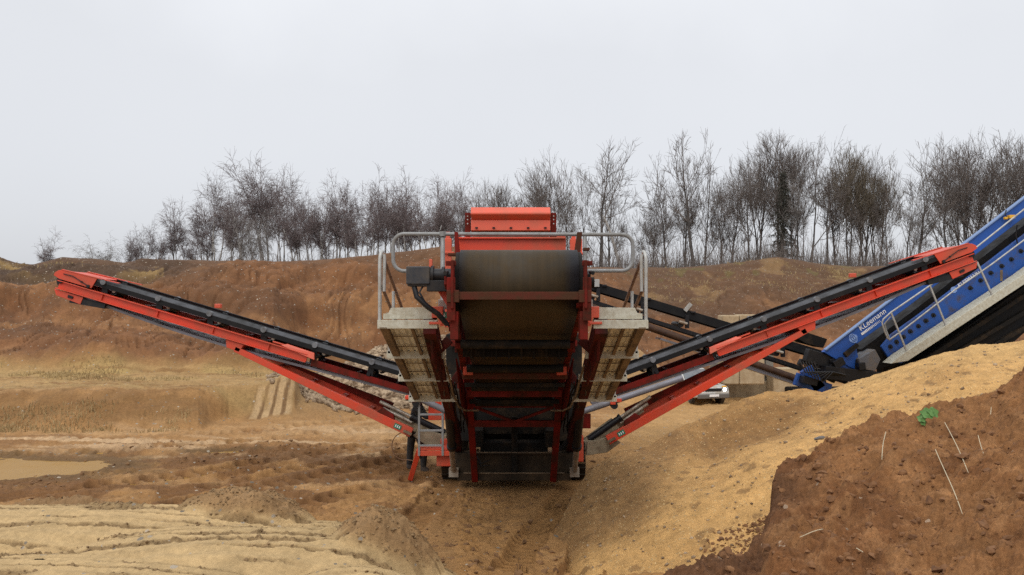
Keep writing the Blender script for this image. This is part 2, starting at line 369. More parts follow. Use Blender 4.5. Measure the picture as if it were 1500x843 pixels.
cle = fur*(-.035+.05*np.clip(fbm(X*9, YY*12, 4, 74),-1,1.2))-.012*np.cos(2*np.pi*saw)
Z = Z*(1-.0*sandm)
Z += np.maximum(np.maximum(m1, m2), m3)+sandm*(cle-.0)*(1-sstep(.05,.2,lumpA))
Z += lumpA*(1+.22*fbm(X*2.5, YY*2.5, 3, 66))+sstep(.03,.2,lumpA)*.035*fbm(X*9, YY*9, 4, 67)
# bucket bite at the end of the bench, sand bank beside the crawler
Z += .50*np.exp(-(((X+6.9)/1.0)**2+((YY-25.0)/1.2)**2))
bx = (X+7.9)*1.0; bite = np.exp(-((X+8.0)/.75)**4)*sstep(23.4,24.1,YY)*(1-sstep(24.9,25.7,YY))
bitef = sstep(-8.25,-8.05,X)*(1-sstep(-6.95,-6.8,X))*sstep(23.7,23.85,YY)*(1-sstep(24.5,24.9,YY)); bitef = bitef*sstep(-.5,.0,fbm(X*2,YY*2,3,907)+.25); gro = sstep(.25,.8,np.sin(X*2*np.pi/.36+.5*np.sin(YY*5)+.4*fbm(X*3,YY*3,2,908)))
# heap of cobbles, sand ridge behind the conveyor
cob = np.clip(1-np.hypot((X+3.4)/5.8, (YY-31.2)/6.0)-.06*fbm(X*.5,YY*.5,3,71), 0, 1)
Z += cob*2.5
cob2 = np.clip(1-np.hypot((X+5.9)/2.4, (YY-27.0)/1.7)-.1*fbm(X*.6,YY*.6,3,72), 0, 1)
Z += cob2*.6
rdg = np.clip(1-np.hypot((X-6.2)/4.5, (YY-40)/3.5)-.12*fbm(X*.4,YY*.4,4,73), 0, 1)
Z += rdg*2.6
# the puddle hollow
PUD = (-11.4, 16.7)
pr = np.hypot((X-PUD[0])/2.7, (YY-PUD[1])/1.25)+.33*fbm(X*.6, YY*1.1, 4, 81)
pr2 = np.hypot((X+6.9)/.8, (YY-18.6)/.30)+.3*fbm(X*1.2, YY*1.5, 3, 82)
pud = np.minimum(pr, pr2)
Z = np.where(pud < 1.5, Z*(1-.9*(1-sstep(.9,1.5,pud)))-.10*(1-sstep(.7,1.1,pud))+.0, Z)
pad = np.exp(-(((X-.04)/1.9)**4+((YY-16.9)/2.6)**4)); Z = Z*(1-.9*pad)       # level stance under the crawlers

# ---- soil colours (each kind of earth, plus shade painted into the tracks)
def lerp(c, d, m): return c*(1-m[...,None])+np.array(d)*m[...,None]
C = np.zeros(X.shape+(3,))+np.array((.33,.205,.100))
nz = fbm(X*.3, YY*.45, 5, 91); nz2 = fbm(X*1.1, YY*1.5, 5, 92); nz3 = fbm(X*.07, YY*.55, 4, 93)
C = lerp(C, (.235,.135,.064), sstep(-.1,.55,nz)*.8)
C = lerp(C, (.43,.30,.175), sstep(.1,.6,nz3+.3*nz2)*.75)
stk = fbm(X*.16+YY*.05, (YY+.10*X)*1.5, 4, 94)
C = lerp(C, (.50,.385,.27), sstep(.05,.45,stk)*sstep(16.5,18.5,YY)*(1-sstep(21,23,YY))*(1-sstep(650,760,pcol))*.9)
C = lerp(C, (.165,.09,.043), near_mask*sstep(-.5,.2,nz2+nz)*.85)
C = lerp(C, (.17,.095,.045), trackdark*.45); C = lerp(C, (.115,.062,.03), lugshade*.95)  # shade of ruts and lug troughs painted into the soil colour
C = lerp(C, (.36,.22,.10), sstep(560,700,pcol)*(1-sstep(16,24,YY))*.5)
C = lerp(C, (.42,.285,.14), sstep(860,960,pcol)*sstep(15,19,YY)*.7)
# berm, bench
bf = (1-sstep(285,350,pcol+1.6*wpx+30*nz2))*sstep(21.6,22.5,YY+.5*nz)*(1-bankm)
bf2 = (pcol < 430)*sstep(23.5,24.5,YY)*(1-bankm); bf = np.maximum(bf, bf2)
C = lerp(C, (.23,.142,.068), bf*(1-sstep(23.0,24.1,YY+.9*nz2)))
C = lerp(C, (.33,.245,.128), bf*sstep(23.5,24.2,YY)*(.6+.4*sstep(-.3,.4,stk)))
C = lerp(C, (.37,.285,.14), bf*sstep(26.2,28.2,YY)*sstep(-.25,.25,fbm(X*.3,YY*.3,4,95)))
C = lerp(C, (.22,.13,.06), bf*sstep(.15,.45,fbm(X*.3,YY*2.6,4,96))*.75); C = lerp(C, (.40,.295,.16), bf*sstep(24,24.5,YY)*sstep(.1,.5,fbm(X*.12,YY*3.,3,906))*.6)
# banks
bk = fbm(X*.14, YY*.2, 5, 97)
Bc = np.zeros(X.shape+(3,))+np.array((.235,.128,.062))
Bc = lerp(Bc, (.16,.092,.05), sstep(-.1,.5,bk))
Bc = lerp(Bc, (.31,.18,.085), sstep(.15,.6,-bk)*sstep(.9,.2,sl))
Bc = lerp(Bc, (.36,.215,.105), sstep(.12,.45,fbm(X*.07,sl*7+.3*fbm(X*.2,YY*.2,3,909),4,910))*left*.6); Bc = lerp(Bc, (.15,.082,.042), sstep(.1,.4,fbm(X*.09+4,sl*9,4,911))*.5); Bc = lerp(Bc, (.17,.08,.034), np.clip(gul*1.3,0,1)*.45); Bc = lerp(Bc, (.15,.075,.035), np.clip(gul2*1.3,0,1)*.6); Bc = lerp(Bc, (.14,.078,.04), sstep(.05,.4,fbm(X*.9,YY*1.3,4,18))*.55)
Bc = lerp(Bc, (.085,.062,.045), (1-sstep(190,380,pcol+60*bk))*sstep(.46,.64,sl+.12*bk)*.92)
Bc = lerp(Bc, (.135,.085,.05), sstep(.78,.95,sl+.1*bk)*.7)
Bc = lerp(Bc, (.38,.29,.12), sstep(.12,.4,fbm(X*.25,YY*.6,4,98))*(np.exp(-((sl-.72)/.07)**2)*(pcol < 240)+np.exp(-((sl-.93)/.08)**2)*(pcol > 1150))*.8)
rt = sstep(880, 960, pcol)
Bc = lerp(Bc, (.12,.078,.048), rt*sstep(.3,.55,sl+.2*bk)*.8)
Bc = lerp(Bc, (.30,.215,.105), rt*sstep(.2,.55,fbm(X*.35,YY*.35,4,99))*sstep(.45,.7,sl)*.55)
Bc = lerp(Bc, (.15,.15,.055), rt*sstep(.35,.6,fbm(X*.6,YY*.6,3,100))*sstep(.7,.85,sl)*.5)
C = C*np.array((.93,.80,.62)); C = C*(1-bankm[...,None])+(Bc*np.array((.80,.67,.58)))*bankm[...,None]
C = lerp(C, (.10,.065,.038), sstep(.02,.1,np.maximum(cob,cob2)))
C = lerp(C, (.30,.185,.085), sstep(.03,.2,rdg)*.8)
C = lerp(C, (.44,.305,.15), sandm*(1-.75*sstep(.02,.2,lumpA)))
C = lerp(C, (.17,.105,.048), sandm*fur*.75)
C = lerp(C, (.25,.15,.07), sstep(.03,.2,lumpA)*.85)
C = lerp(C, (.30,.19,.085), np.clip(np.exp(-(((X+6.9)/1.2)**2+((YY-25)/1.4)**2)),0,1)*.8)
C = lerp(C, (.40,.27,.14), bitef*(1-gro)*.95); C = lerp(C, (.15,.085,.04), bitef*gro*.85)
C = lerp(C, (.125,.072,.03), (1-sstep(1.05,1.7,pud+.25*nz2))*.9)
C = np.clip(C, .01, .8)

def grid_mesh(name, X, Y, Z, C, m, smooth=True):
    nr, nc = X.shape
    me = bpy.data.meshes.new(name)
    co = np.stack([X, Y, Z], -1).reshape(-1, 3).astype(np.float32)
    i = np.arange(nr*nc).reshape(nr, nc)
    q = np.stack([i[:-1,:-1], i[:-1,1:], i[1:,1:], i[1:,:-1]], -1).reshape(-1, 4).astype(np.int32)
    me.vertices.add(len(co)); me.vertices.foreach_set('co', co.ravel())
    me.loops.add(q.size); me.loops.foreach_set('vertex_index', q.ravel())
    me.polygons.add(len(q)); me.polygons.foreach_set('loop_start', np.arange(0, q.size, 4, dtype=np.int32))
    me.polygons.foreach_set('use_smooth', np.full(len(q), smooth))
    me.update(calc_edges=True); me.validate()
    a = me.color_attributes.new('Col', 'FLOAT_COLOR', 'POINT')
    a.data.foreach_set('color', np.concatenate([C.reshape(-1,3), np.ones((nr*nc,1))], 1).astype(np.float32).ravel())
    me.materials.append(m)
    o = bpy.data.objects.new(name, me); COL.objects.link(o); return o
# behind the photographer the ground carries on as a level apron
yb = np.array([-400., -60., -20., -6., 0.]); Ub = np.repeat(us[None], len(yb), 0)
Xb = Ub*(2.4+np.abs(yb-2.4)[:,None]); Yb = np.repeat(yb[:,None], len(us), 1); Zb = np.full(Xb.shape, 1.78); Zb[-1] = Z[0]
Cb = np.zeros(Xb.shape+(3,))+np.array((.30,.19,.095))
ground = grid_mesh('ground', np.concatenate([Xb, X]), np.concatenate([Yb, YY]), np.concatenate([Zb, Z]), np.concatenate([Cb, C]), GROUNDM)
tag(ground, 'churned brown quarry floor with bench and eroded banks behind', 'ground', kind='structure')

def gz(x, y):                                                   # ground height anywhere
    x = np.asarray(x, float); y = np.asarray(y, float); u = x/y
    j = np.clip(np.searchsorted(us, u)-1, 0, len(us)-2); i = np.clip(np.searchsorted(rows, y)-1, 0, len(rows)-2)
    a = np.clip((u-us[j])/(us[j+1]-us[j]), 0, 1); b = np.clip((y-rows[i])/(rows[i+1]-rows[i]), 0, 1)
    return (Z[i,j]*(1-a)+Z[i,j+1]*a)*(1-b)+(Z[i+1,j]*(1-a)+Z[i+1,j+1]*a)*b

# puddle water
wm = mat('muddy_water', (.36,.205,.05), .10, col2=(.30,.17,.045), scale=.6, lo=.3, hi=.7, spec=.12)
for nm, cx, cy, rx, ry, lb in (('puddle', PUD[0], PUD[1], 6.2, 2.1, 'wide yellow brown puddle lying in the mud'), ('puddle', -6.9, 18.6, 1.5, .7, 'small yellow brown puddle beyond the wide one')):
    b = MB(); n = 48; b.add([(cx+rx*math.cos(2*math.pi*k/n), cy+ry*math.sin(2*math.pi*k/n), -.048) for k in range(n)], [tuple(range(n))])
    tag(b.build(nm, wm, origin=(cx, cy, -.035)), lb, 'puddle', kind='structure')

# ------------------------------------------------------------------ heaps of sand and topsoil
def heap(name, pxs, ycs, Ys, zf, Yf, Yend, ncol, nrow, m, power, noisef, colf, label, cat, back=.62):
    px = np.linspace(pxs[0], pxs[-1], ncol); u = (px-750)/F
    Yr = Yf*np.exp(np.linspace(0, math.log(Yend/Yf), nrow))
    U2, Y2 = np.meshgrid(u, Yr); X2 = U2*Y2; P2 = 750+F*U2
    pw = P2+(11 if name == 'soil_heap' else 9)*fbm(X2*.9, Y2*.9, 3, 201)+(7*fbm(X2*4, Y2*4, 3, 202) if name == 'soil_heap' else 0)
    yc = np.interp(pw, pxs, ycs); Yc = np.interp(pw, pxs, Ys); z0 = np.interp(pw, pxs, zf)
    zc = H-(yc-YH)*Yc/F
    t = np.clip((Y2-Yf)/(Yc-Yf), 0, 1)
    Zf = z0+(zc-z0)*t**power
    Z2 = np.where(Y2 <= Yc, Zf, zc-back*(Y2-Yc))
    Z2 = noisef(X2, Y2, Z2, t, P2)
    C2 = np.clip(colf(X2, Y2, Z2, t, P2), .01, .8)
    o = grid_mesh(name, X2, Y2, Z2, C2, m); tag(o, label, cat)
    return o, (u, Yr, Z2)
def look(hz, x, y):
    u, Yr, Z2 = hz; j = np.clip(np.searchsorted(u, np.asarray(x)/np.asarray(y)), 0, len(u)-1); i = np.clip(np.searchsorted(Yr, y), 0, len(Yr)-1)
    return Z2[i, j]
def sand_noise(x, y, z, t, p):
    z = z+.05*fbm(x*.7, y*.7, 4, 211)*sstep(0,.2,t)+.014*fbm(x*4, y*4, 4, 212)+.006*fbm(x*16, y*16, 3, 213)
    cut = np.exp(-((p-1095)/75)**4)*np.exp(-((y-12.6)/1.0)**2); z = z-.30*cut
    z = z+.20*np.exp(-((p-1190)/110)**2)*np.exp(-((y-10.6)/.9)**2)
    z = z+.14*np.exp(-((p-930-(12-y)*22)/55)**2)*sstep(8.6,10,y)*(1-sstep(13,14.5,y))
    return z-.5*(1-sstep(790,870,p))
def sand_col(x, y, z, t, p):
    c = np.zeros(x.shape+(3,))+np.array((.49,.285,.105))
    n = fbm(x*.8, y*.8, 5, 221); n2 = fbm(x*3, y*3, 4, 222)
    c = lerp(c, (.38,.21,.075), sstep(0,.6,n)*.6)
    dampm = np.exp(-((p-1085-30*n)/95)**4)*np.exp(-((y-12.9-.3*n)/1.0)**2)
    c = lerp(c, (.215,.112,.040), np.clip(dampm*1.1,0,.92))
    dampl = (1-sstep(900,985,p+(y-9)*-18+26*n))*sstep(9.4,10.4,y); c = lerp(c, (.235,.128,.05), dampl*.85)
    c = lerp(c, (.20,.11,.045), sstep(.45,.65,n2)*.7)
    c = lerp(c, (.21,.12,.05), (1-sstep(830,1010,p+60*n))*(1-sstep(8.2,9.0,y))*.8)
    c = lerp(c, (.50,.32,.13), sstep(.78,.97,t)*sstep(1180,1260,p)*.5)
    return c
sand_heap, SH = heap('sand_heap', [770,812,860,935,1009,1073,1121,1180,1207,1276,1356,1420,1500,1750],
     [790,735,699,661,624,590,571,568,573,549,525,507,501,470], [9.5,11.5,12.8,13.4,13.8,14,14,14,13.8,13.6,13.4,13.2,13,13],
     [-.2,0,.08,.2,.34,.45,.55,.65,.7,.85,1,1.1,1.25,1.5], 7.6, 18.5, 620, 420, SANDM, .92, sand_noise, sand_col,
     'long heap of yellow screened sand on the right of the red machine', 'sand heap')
def soil_noise(x, y, z, t, p):
    z = z+.10*fbm(x*.9, y*.9, 4, 231)*sstep(0,.3,t)*(1-.6*sstep(.8,1,t))
    z = z+.13*(ridged(x*2.1, y*2.1, 4, 232)-.6)+.055*fbm(x*6, y*6, 4, 233)+.030*np.abs(fbm(x*15, y*15, 4, 234))-.10*np.clip(fbm(x*1.7,y*2.3,4,236)-.15,0,1)
    return z-.25*np.exp(-((p-1290)/60)**2)*np.exp(-((y-5.6)/.35)**2)*0
def soil_col(x, y, z, t, p):
    c = np.zeros(x.shape+(3,))+np.array((.225,.105,.040))
    n = fbm(x*1.2, y*1.2, 5, 241); n2 = fbm(x*5, y*5, 4, 242)
    c = lerp(c, (.150,.062,.022), sstep(-.1,.5,n)*.8)
    c = lerp(c, (.31,.155,.064), sstep(.1,.6,n2)*.5)
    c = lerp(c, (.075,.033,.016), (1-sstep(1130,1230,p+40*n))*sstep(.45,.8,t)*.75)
    return c
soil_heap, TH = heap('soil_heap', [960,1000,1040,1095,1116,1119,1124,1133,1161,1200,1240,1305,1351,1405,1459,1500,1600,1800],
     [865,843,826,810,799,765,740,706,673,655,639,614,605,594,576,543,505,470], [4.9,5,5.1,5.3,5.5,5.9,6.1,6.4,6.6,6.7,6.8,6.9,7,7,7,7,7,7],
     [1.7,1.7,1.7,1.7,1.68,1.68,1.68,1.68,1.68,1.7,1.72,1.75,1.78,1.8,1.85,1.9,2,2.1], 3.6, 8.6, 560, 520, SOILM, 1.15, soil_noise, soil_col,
     'near heap of crumbly brown topsoil at the lower right', 'soil heap', back=1.7)

def icos(sub=1):
    bm = bmesh.new(); bmesh.ops.create_icosphere(bm, subdivisions=sub, radius=1)
    v = np.array([p.co[:] for p in bm.verts]); f = [tuple(q.index for q in fc.verts) for fc in bm.faces]; bm.free(); return v, f
def rocks(n, posf, sizef, sub=1, rough=.18, flat=.7, smooth=True, seed=1):
    rg = np.random.RandomState(seed); v0, f0 = icos(sub); nv = len(v0); F0 = np.array(f0)
    P = posf(n, rg); n = len(P); S = sizef(n, rg)
    V = np.empty((n, nv, 3))
    for k in range(n):
        q = Quaternion(rg.randn(4)).normalized().to_matrix()
        d = v0*(1+rough*rg.randn(nv)[:,None])*np.array([1, rg.uniform(.65,1), rg.uniform(.5,.9)])
        V[k] = (d @ np.array(q).T)*np.array([1,1,flat])*S[k]+P[k]
    fs = (F0[None]+np.arange(n)[:,None,None]*nv).reshape(-1, 3)
    return NPM(V.reshape(-1,3), fs, smooth)
def clods_pos(n, rg):
    y = rg.uniform(4.3, 6.9, n); px = rg.uniform(1000, 1560, n); x = (px-750)/F*y
    z = look(TH, x, y)
    k = (px > 1125) | (y < 5.2)
    return np.stack([x, y, z], 1)[k]
tag(rocks(1500, clods_pos, lambda n, r: .005+.040*r.rand(n)**5, 1, .22, .8, False, 5).build('soil_clods', CLOD), 'loose brown clods and crumbs on the topsoil heap', 'clods', kind='stuff')
def grit_pos(n, rg):
    y = rg.uniform(8, 14, n); px = rg.uniform(830, 1500, n); x = (px-750)/F*y; return np.stack([x, y, look(SH, x, y)], 1)
tag(rocks(1600, grit_pos, lambda n, r: .006+.03*r.rand(n)**5, 1, .2, .8, True, 6).build('sand_gravel', PEBBLE), 'loose pebbles and crumbs on the yellow sand', 'gravel', kind='stuff')
def spill_pos(n, rg):                                           # topsoil crumbs that rolled out over the sand
    px = rg.uniform(1030, 1130, n); y = rg.uniform(7.7, 9.2, n); k = rg.rand(n) < np.exp(-(1118-px)/38); px, y = px[k], y[k]; x = (px-750)/F*y
    return np.stack([x, y, look(SH, x, y)], 1)
tag(rocks(2600, spill_pos, lambda n, r: .006+.028*r.rand(n)**3, 1, .22, .8, False, 15).build('spilled_clods', CLOD), 'dark crumbs of topsoil spilled over the edge of the yellow sand', 'clods', kind='stuff')
def fur_pos(n, rg):
    i = rg.randint(0, len(rows)-1, n); i = np.searchsorted(rows, rg.uniform(6.8, 11.5, n)); j = rg.randint(60, 1300, n)
    k = np.maximum(fur*sandm, .8*sstep(.02,.1,lumpA)[:])[i, j] > .35+.4*rg.rand(n); i, j = i[k], j[k]
    return np.stack([X[i,j]+.02*rg.randn(len(i)), YY[i,j]+.01*rg.randn(len(i)), Z[i,j]+.004], 1)
tag(rocks(34000, fur_pos, lambda n, r: .005+.022*r.rand(n)**3, 1, .22, .8, False, 16).build('sand_crumbs', mat('damp_sand_crumbs', (.27,.175,.085), .95, col2=(.17,.105,.05), scale=5)), 'damp crumbs broken up along the furrows in the pale sand', 'crumbs', kind='stuff')
def mud_pos(n, rg):
    y = rg.uniform(7.2, 20, n); px = rg.uniform(-100, 900, n); x = (px-750)/F*y
    k = (fbm(x*.35+2, y*.5, 3, 41) > .0) & ((y > 13) | (px > 560)); x, y = x[k], y[k]
    return np.stack([x, y, gz(x, y)], 1)
tag(rocks(5200, mud_pos, lambda n, r: .012+.06*r.rand(n)**4, 1, .25, .7, False, 8).build('mud_clods', mat('mud_clods', (.22,.115,.048), .95, col2=(.13,.066,.028), scale=2)), 'loose clods of churned mud on the floor', 'clods', kind='stuff')
def cob_pos(n, rg):
    x = np.concatenate([rg.uniform(-9.2, 2.6, n), rg.uniform(-8.2, -3.6, n//2)]); y = np.concatenate([rg.uniform(25.2, 32, n), rg.uniform(25.4, 28.6, n//2)])
    c1 = 1-np.hypot((x+3.4)/5.8, (y-31.2)/6.0); c2 = 1-np.hypot((x+5.9)/2.4, (y-27)/1.7)
    k = (np.maximum(c1, c2) > .0+.05*rg.randn(len(x))); x, y = x[k], y[k]
    return np.stack([x, y, gz(x, y)+.02], 1)
tag(rocks(8500, cob_pos, lambda n, r: .05+.10*r.rand(n)**2, 1, .10, .85, True, 9).build('cobbles', PEBBLE), 'pale rounded cobbles covering the stone heap behind the left conveyor', 'cobbles', kind='stuff')
def bank_pos(n, rg):
    px = rg.uniform(-80, 1420, n); t = rg.rand(n); y = np.where(px < 800, 33+13*t, 42+18*t); x = (px-750)/F*y
    return np.stack([x, y, gz(x, y)], 1)
tag(rocks(5200, bank_pos, lambda n, r: .014+.045*r.rand(n)**3, 1, .15, .8, True, 10).build('bank_stones', mat('pale_stones', (.40,.35,.29), .85, col2=(.22,.17,.12), scale=1.3, lo=.4, hi=.6)), 'pale stones strewn over the earth banks', 'stones', kind='stuff')
st0 = None
rg = np.random.RandomState(77)
for k in range(34):                                             # larger cobbles that rolled clear of the heap
    y = rg.uniform(24.7, 26.6); x = rg.uniform(-8.0, -2.6)
    b = rocks(1, lambda n, r: np.zeros((1,3)), lambda n, r: np.array([1.]), 2, .05, .8, True, 100+k) if st0 is None or k < 5 else None
    if b: st0 = b.build('cobble', PEBBLE)
    o = st0 if b else st0.copy()
    if not b: COL.objects.link(o)
    s = rg.uniform(.09, .17); o.location = (x, y, float(gz(x, y))+s*.25); o.scale = (s,)*3; o.rotation_euler = (0, 0, rg.uniform(0,6))
    tag(o, 'single pale rounded cobble lying at the foot of the stone heap', 'cobble', 'loose cobbles at the foot of the stone heap')

# ------------------------------------------------------------------ dry grass
def blades(name, xs, ys, zs, hs, m, label, seed, wd=.012):
    rg = np.random.RandomState(seed); n = len(xs); a = rg.uniform(0, 2*np.pi, n); le = rg.uniform(.1,.55,n)*hs; b = rg.uniform(0, 2*np.pi, n)
    dx, dy = np.cos(a)*wd, np.sin(a)*wd
    lx, ly = np.cos(b)*le, np.sin(b)*le
    V = np.stack([np.stack([xs-dx, ys-dy, zs-.03],1), np.stack([xs+dx, ys+dy, zs-.03],1),
                  np.stack([xs+dx*.7+lx*.4, ys+dy*.7+ly*.4, zs+hs*.6],1), np.stack([xs-dx*.7+lx*.4, ys-dy*.7+ly*.4, zs+hs*.6],1),
                  np.stack([xs+lx, ys+ly, zs+hs],1)], 1).reshape(-1,3)
    o = 5*np.arange(n)[:,None]; B = NPM(V, np.concatenate([np.concatenate([o,o+1,o+2],1), np.concatenate([o,o+2,o+3],1), np.concatenate([o+3,o+2,o+4],1)]))
    return tag(B.build(name, m), label, 'grass', kind='stuff')
rg = np.random.RandomState(12)
px = np.concatenate([rg.uniform(-150, 320, 7000), rg.uniform(300, 420, 500)]); y = np.where(px < 320, 21.3+rg.rand(len(px))**1.3*1.5, 22.6+rg.rand(len(px))*1.2)
x = (px-750)/F*y; k = fbm(x*.5, y*.3, 3, 301)*.35+.46-.75*sstep(120,300,px+60*fbm(x*.6,y,3,304)) > rg.rand(len(x))*.9; x, y = x[k], y[k]
blades('dry_grass', x, y, gz(x, y), rg.uniform(.03,.19,len(x))*(.6+.5*np.clip(fbm(x*.8,y*.5,3,303)+.5,0,1)), GRASSM, 'strip of dry straw coloured grass along the foot of the bench', 13)
px = rg.uniform(-150, 430, 9000); y = rg.uniform(26.5, 30.5, len(px)); x = (px-750)/F*y
k = fbm(x*.3, y*.3, 4, 95) > .0+.3*rg.rand(len(x)); x, y = x[k], y[k]
blades('bench_grass', x, y, gz(x, y), rg.uniform(.04,.14,len(x)), GRASSM, 'thin dry grass at the back of the bench', 14)
px = np.concatenate([rg.uniform(930,1420,4500), rg.uniform(1170,1380,3000), rg.uniform(-80,200,1200)]); t = np.concatenate([rg.uniform(.55,1.02,4500), rg.uniform(.82,1.02,3000), rg.uniform(.6,.85,1200)])
y = np.where(px < 800, 33+13*t, 42+18*t); x = (px-750)/F*y
k = fbm(x*.25, y*.4, 4, 302) > .02+.35*rg.rand(len(x)); x, y = x[k], y[k]
blades('bank_grass', x, y, gz(x, y), rg.uniform(.05,.20,len(x)), GRASSM, 'tufts of dry grass on the upper slopes of the banks', 15, .02)

# ------------------------------------------------------------------ the red screening machine
CX = .04
OM = Vector((CX, 16.9, 0))
mach = empty('screening_machine', OM, 'red tracked screening machine with two long side conveyors spread out', 'screening machine')
def MP(name, b, m, parent=None, bevel=0., label=None):
    o = b.build(name, m, parent or mach, OM, bevel)
    if label: o['label'] = label
    return o
Dz, Dy, SLP = 3.71, 8.6, .31
def rail(y, dz=0.): return Dz-SLP*(y-Dy)+dz
# belt of the tail conveyor round its head and tail drums
def belt_loop(y0, z0, r0, y1, z1, r1, x0, x1, t=.018):
    a = math.atan2(z0-z1, y1-y0); pts = []
    nrm = lambda k: Vector((0, math.sin(k), math.cos(k)))
    for i in range(25):
        k = a-math.pi*i/24; pts.append(Vector((0, y0, z0))+nrm(k)*r0)
    for i in range(1, 12):
        s = i/12; pts.append(Vector((0, y0, z0))*(1-s)+Vector((0, y1, z1))*s-nrm(a)*(r0*(1-s)+r1*s)-Vector((0,0,.05*math.sin(math.pi*s))))
    for i in range(17):
        k = a-math.pi-math.pi*i/16; pts.append(Vector((0, y1, z1))+nrm(k)*r1)
    n = len(pts); c = Vector((0,(y0+y1)/2,(z0+z1)/2)); b = MB(); vs = []
    for i, p in enumerate(pts):
        d = pts[(i+1)%n]-pts[i-1]; nn = Vector((0, d.z, -d.y)).normalized()
        if nn.dot(p-c) < 0: nn = -nn
        q = p+nn*t; vs += [(x0,p.y,p.z),(x0,q.y,q.z),(x1,q.y,q.z),(x1,p.y,p.z)]
    fs = [(4*i+k, 4*i+(k+1)%4, 4*((i+1)%n)+(k+1)%4, 4*((i+1)%n)+k) for i in range(n) for k in range(4)]
    b.add(vs, fs, True); return b
BELT = mat('worn_belt', (.030,.019,.006), .55, col2=(.055,.033,.011), scale=2.6, lo=.35, hi=.7, bump=.06, bscale=60, spec=.35)
def belt_stripes(m, half, cx):          # the dust the load leaves along the middle of the belt
    nt = m.node_tree; L = nt.links; b = nt.nodes['Principled BSDF']; src = b.inputs['Base Color'].links[0].from_socket
    tc = nd(nt, 'ShaderNodeTexCoord'); sx = nd(nt, 'ShaderNodeSeparateXYZ'); L.new(tc.outputs['Object'], sx.inputs[0])
    n = nd(nt, 'ShaderNodeTexNoise'); n.inputs['Scale'].default_value = 1.; n.inputs['Detail'].default_value = 6
    mp = nd(nt, 'ShaderNodeMapping'); mp.inputs['Scale'].default_value = (26, .6, .6); L.new(tc.outputs['Object'], mp.inputs[0]); L.new(mp.outputs[0], n.inputs['Vector'])
    ab = nd(nt, 'ShaderNodeMath', operation='ABSOLUTE'); L.new(sx.outputs['X'], ab.inputs[0])
    sm = nd(nt, 'ShaderNodeMath', operation='MULTIPLY_ADD'); L.new(n.outputs['Fac'], sm.inputs[0]); sm.inputs[1].default_value = .10; L.new(ab.outputs[0], sm.inputs[2])
    r = nd(nt, 'ShaderNodeMapRange'); r.inputs[1].default_value = half; r.inputs[2].default_value = half+.12; L.new(sm.outputs[0], r.inputs[0])
    mx = nd(nt, 'ShaderNodeMix', data_type='RGBA'); L.new(r.outputs[0], mx.inputs[0]); mx.inputs[7].default_value = (.016,.016,.019,1)
    st = nd(nt, 'ShaderNodeMapRange'); st.inputs[1].default_value = .3; st.inputs[2].default_value = .7; st.inputs[3].default_value = .82; st.inputs[4].default_value = 1.12; L.new(n.outputs['Fac'], st.inputs[0])
    vm = nd(nt, 'ShaderNodeVectorMath', operation='SCALE'); L.new(src, vm.inputs[0]); L.new(st.outputs[0], vm.inputs['Scale'])
    L.new(vm.outputs[0], mx.inputs[6]); L.new(mx.outputs[2], b.inputs['Base Color'])
belt_stripes(BELT, .55, CX)
TY, TZ = 14.4, rail(14.4); BX = .075
belt = MP('tail_belt', belt_loop(Dy, Dz, .345, TY, TZ, .2, BX-.645, BX+.645), BELT, label='dusty black belt wrapped over the head drum')
MP('head_drum', MB().cyl((BX-.69,Dy,Dz), (BX+.69,Dy,Dz), .338, 48).cyl((BX-.95,Dy,Dz), (BX+.84,Dy,Dz), .06), DARKM, belt)
MP('tail_drum', MB().cyl((CX-.70,TY,TZ), (CX+.70,TY,TZ), .185, 32), DARKM, belt)
# conveyor frame: side rails, bearing plates, outer carrying beams
fr = MB()
for s in (-1, 1):
    x = CX+s*.70; x2 = CX+s*.78
    fr.bar((x, 8.35, rail(8.35,-.20)), (x2, 14.2, rail(14.2,-.14)), .09, .30)
    fr.bar((x+s*.06, 8.35, rail(8.35,-.06)), (x2+s*.06, 14.2, rail(14.2,-.0)), .03, .10)
    for y in (9.4, 10.4, 11.4, 12.4): fr.box((x+s*.03, y, rail(y,-.15)), (.16, .05, .34))
frame = MP('tail_conveyor_frame', fr, REDDIRTSHADE, bevel=.008)
for s in (-1, 1):
    x = BX+s*.69
    b = MB().prism([(x,8.12,3.93),(x,8.95,3.98),(x,8.95,3.38),(x,8.5,3.30),(x,8.12,3.42)], (s*.03,0,0))
    b.box((x+s*.035, 8.2, 3.90), (.11,.05,.05)); b.box((x+s*.03, 8.16, 3.52), (.09,.03,.46)); b.box((x+s*.0, 8.3, 3.24), (.085,.22,.30))
    MP('bearing_plate', b, REDDIRTSHADE, frame, .006)
    b = MB().cyl((x+s*.02,8.6,Dz), (x+s*.10,8.6,Dz), .12, 20).box((x+s*.05,8.6,Dz+.02),(.09,.34,.13))
    b.tube([(x+s*.1,8.25,3.80),(x+s*.1,8.5,3.82)], .022, 8)
    MP('bearing', b, BLACKM, frame)
    # outer beam of the folding frame, under the walkway
    xo = CX+s*1.02
    b = MB().bar((xo-s*.03, 8.9, 3.24), (xo+s*.06, 12.6, 1.92), .15, .24).bar((xo+s*.06, 12.5, 1.98), (xo+s*.06, 14.9, .75), .15, .22)
    b.bar((CX+s*.84, 9.9, rail(9.9,-.28)), (xo, 9.9, 2.86), .10, .12).bar((CX+s*.84, 11.9, rail(11.9,-.25)), (xo+s*.04, 11.9, 2.14), .10, .12)
    b.prism([(xo-s*.05,9.0,3.16),(xo-s*.05,10.2,2.72),(xo-s*.05,10.6,2.35),(xo-s*.05,9.2,2.80)], (s*.03,0,0))
    MP('folding_beam', b, DARKRED, frame, .008)
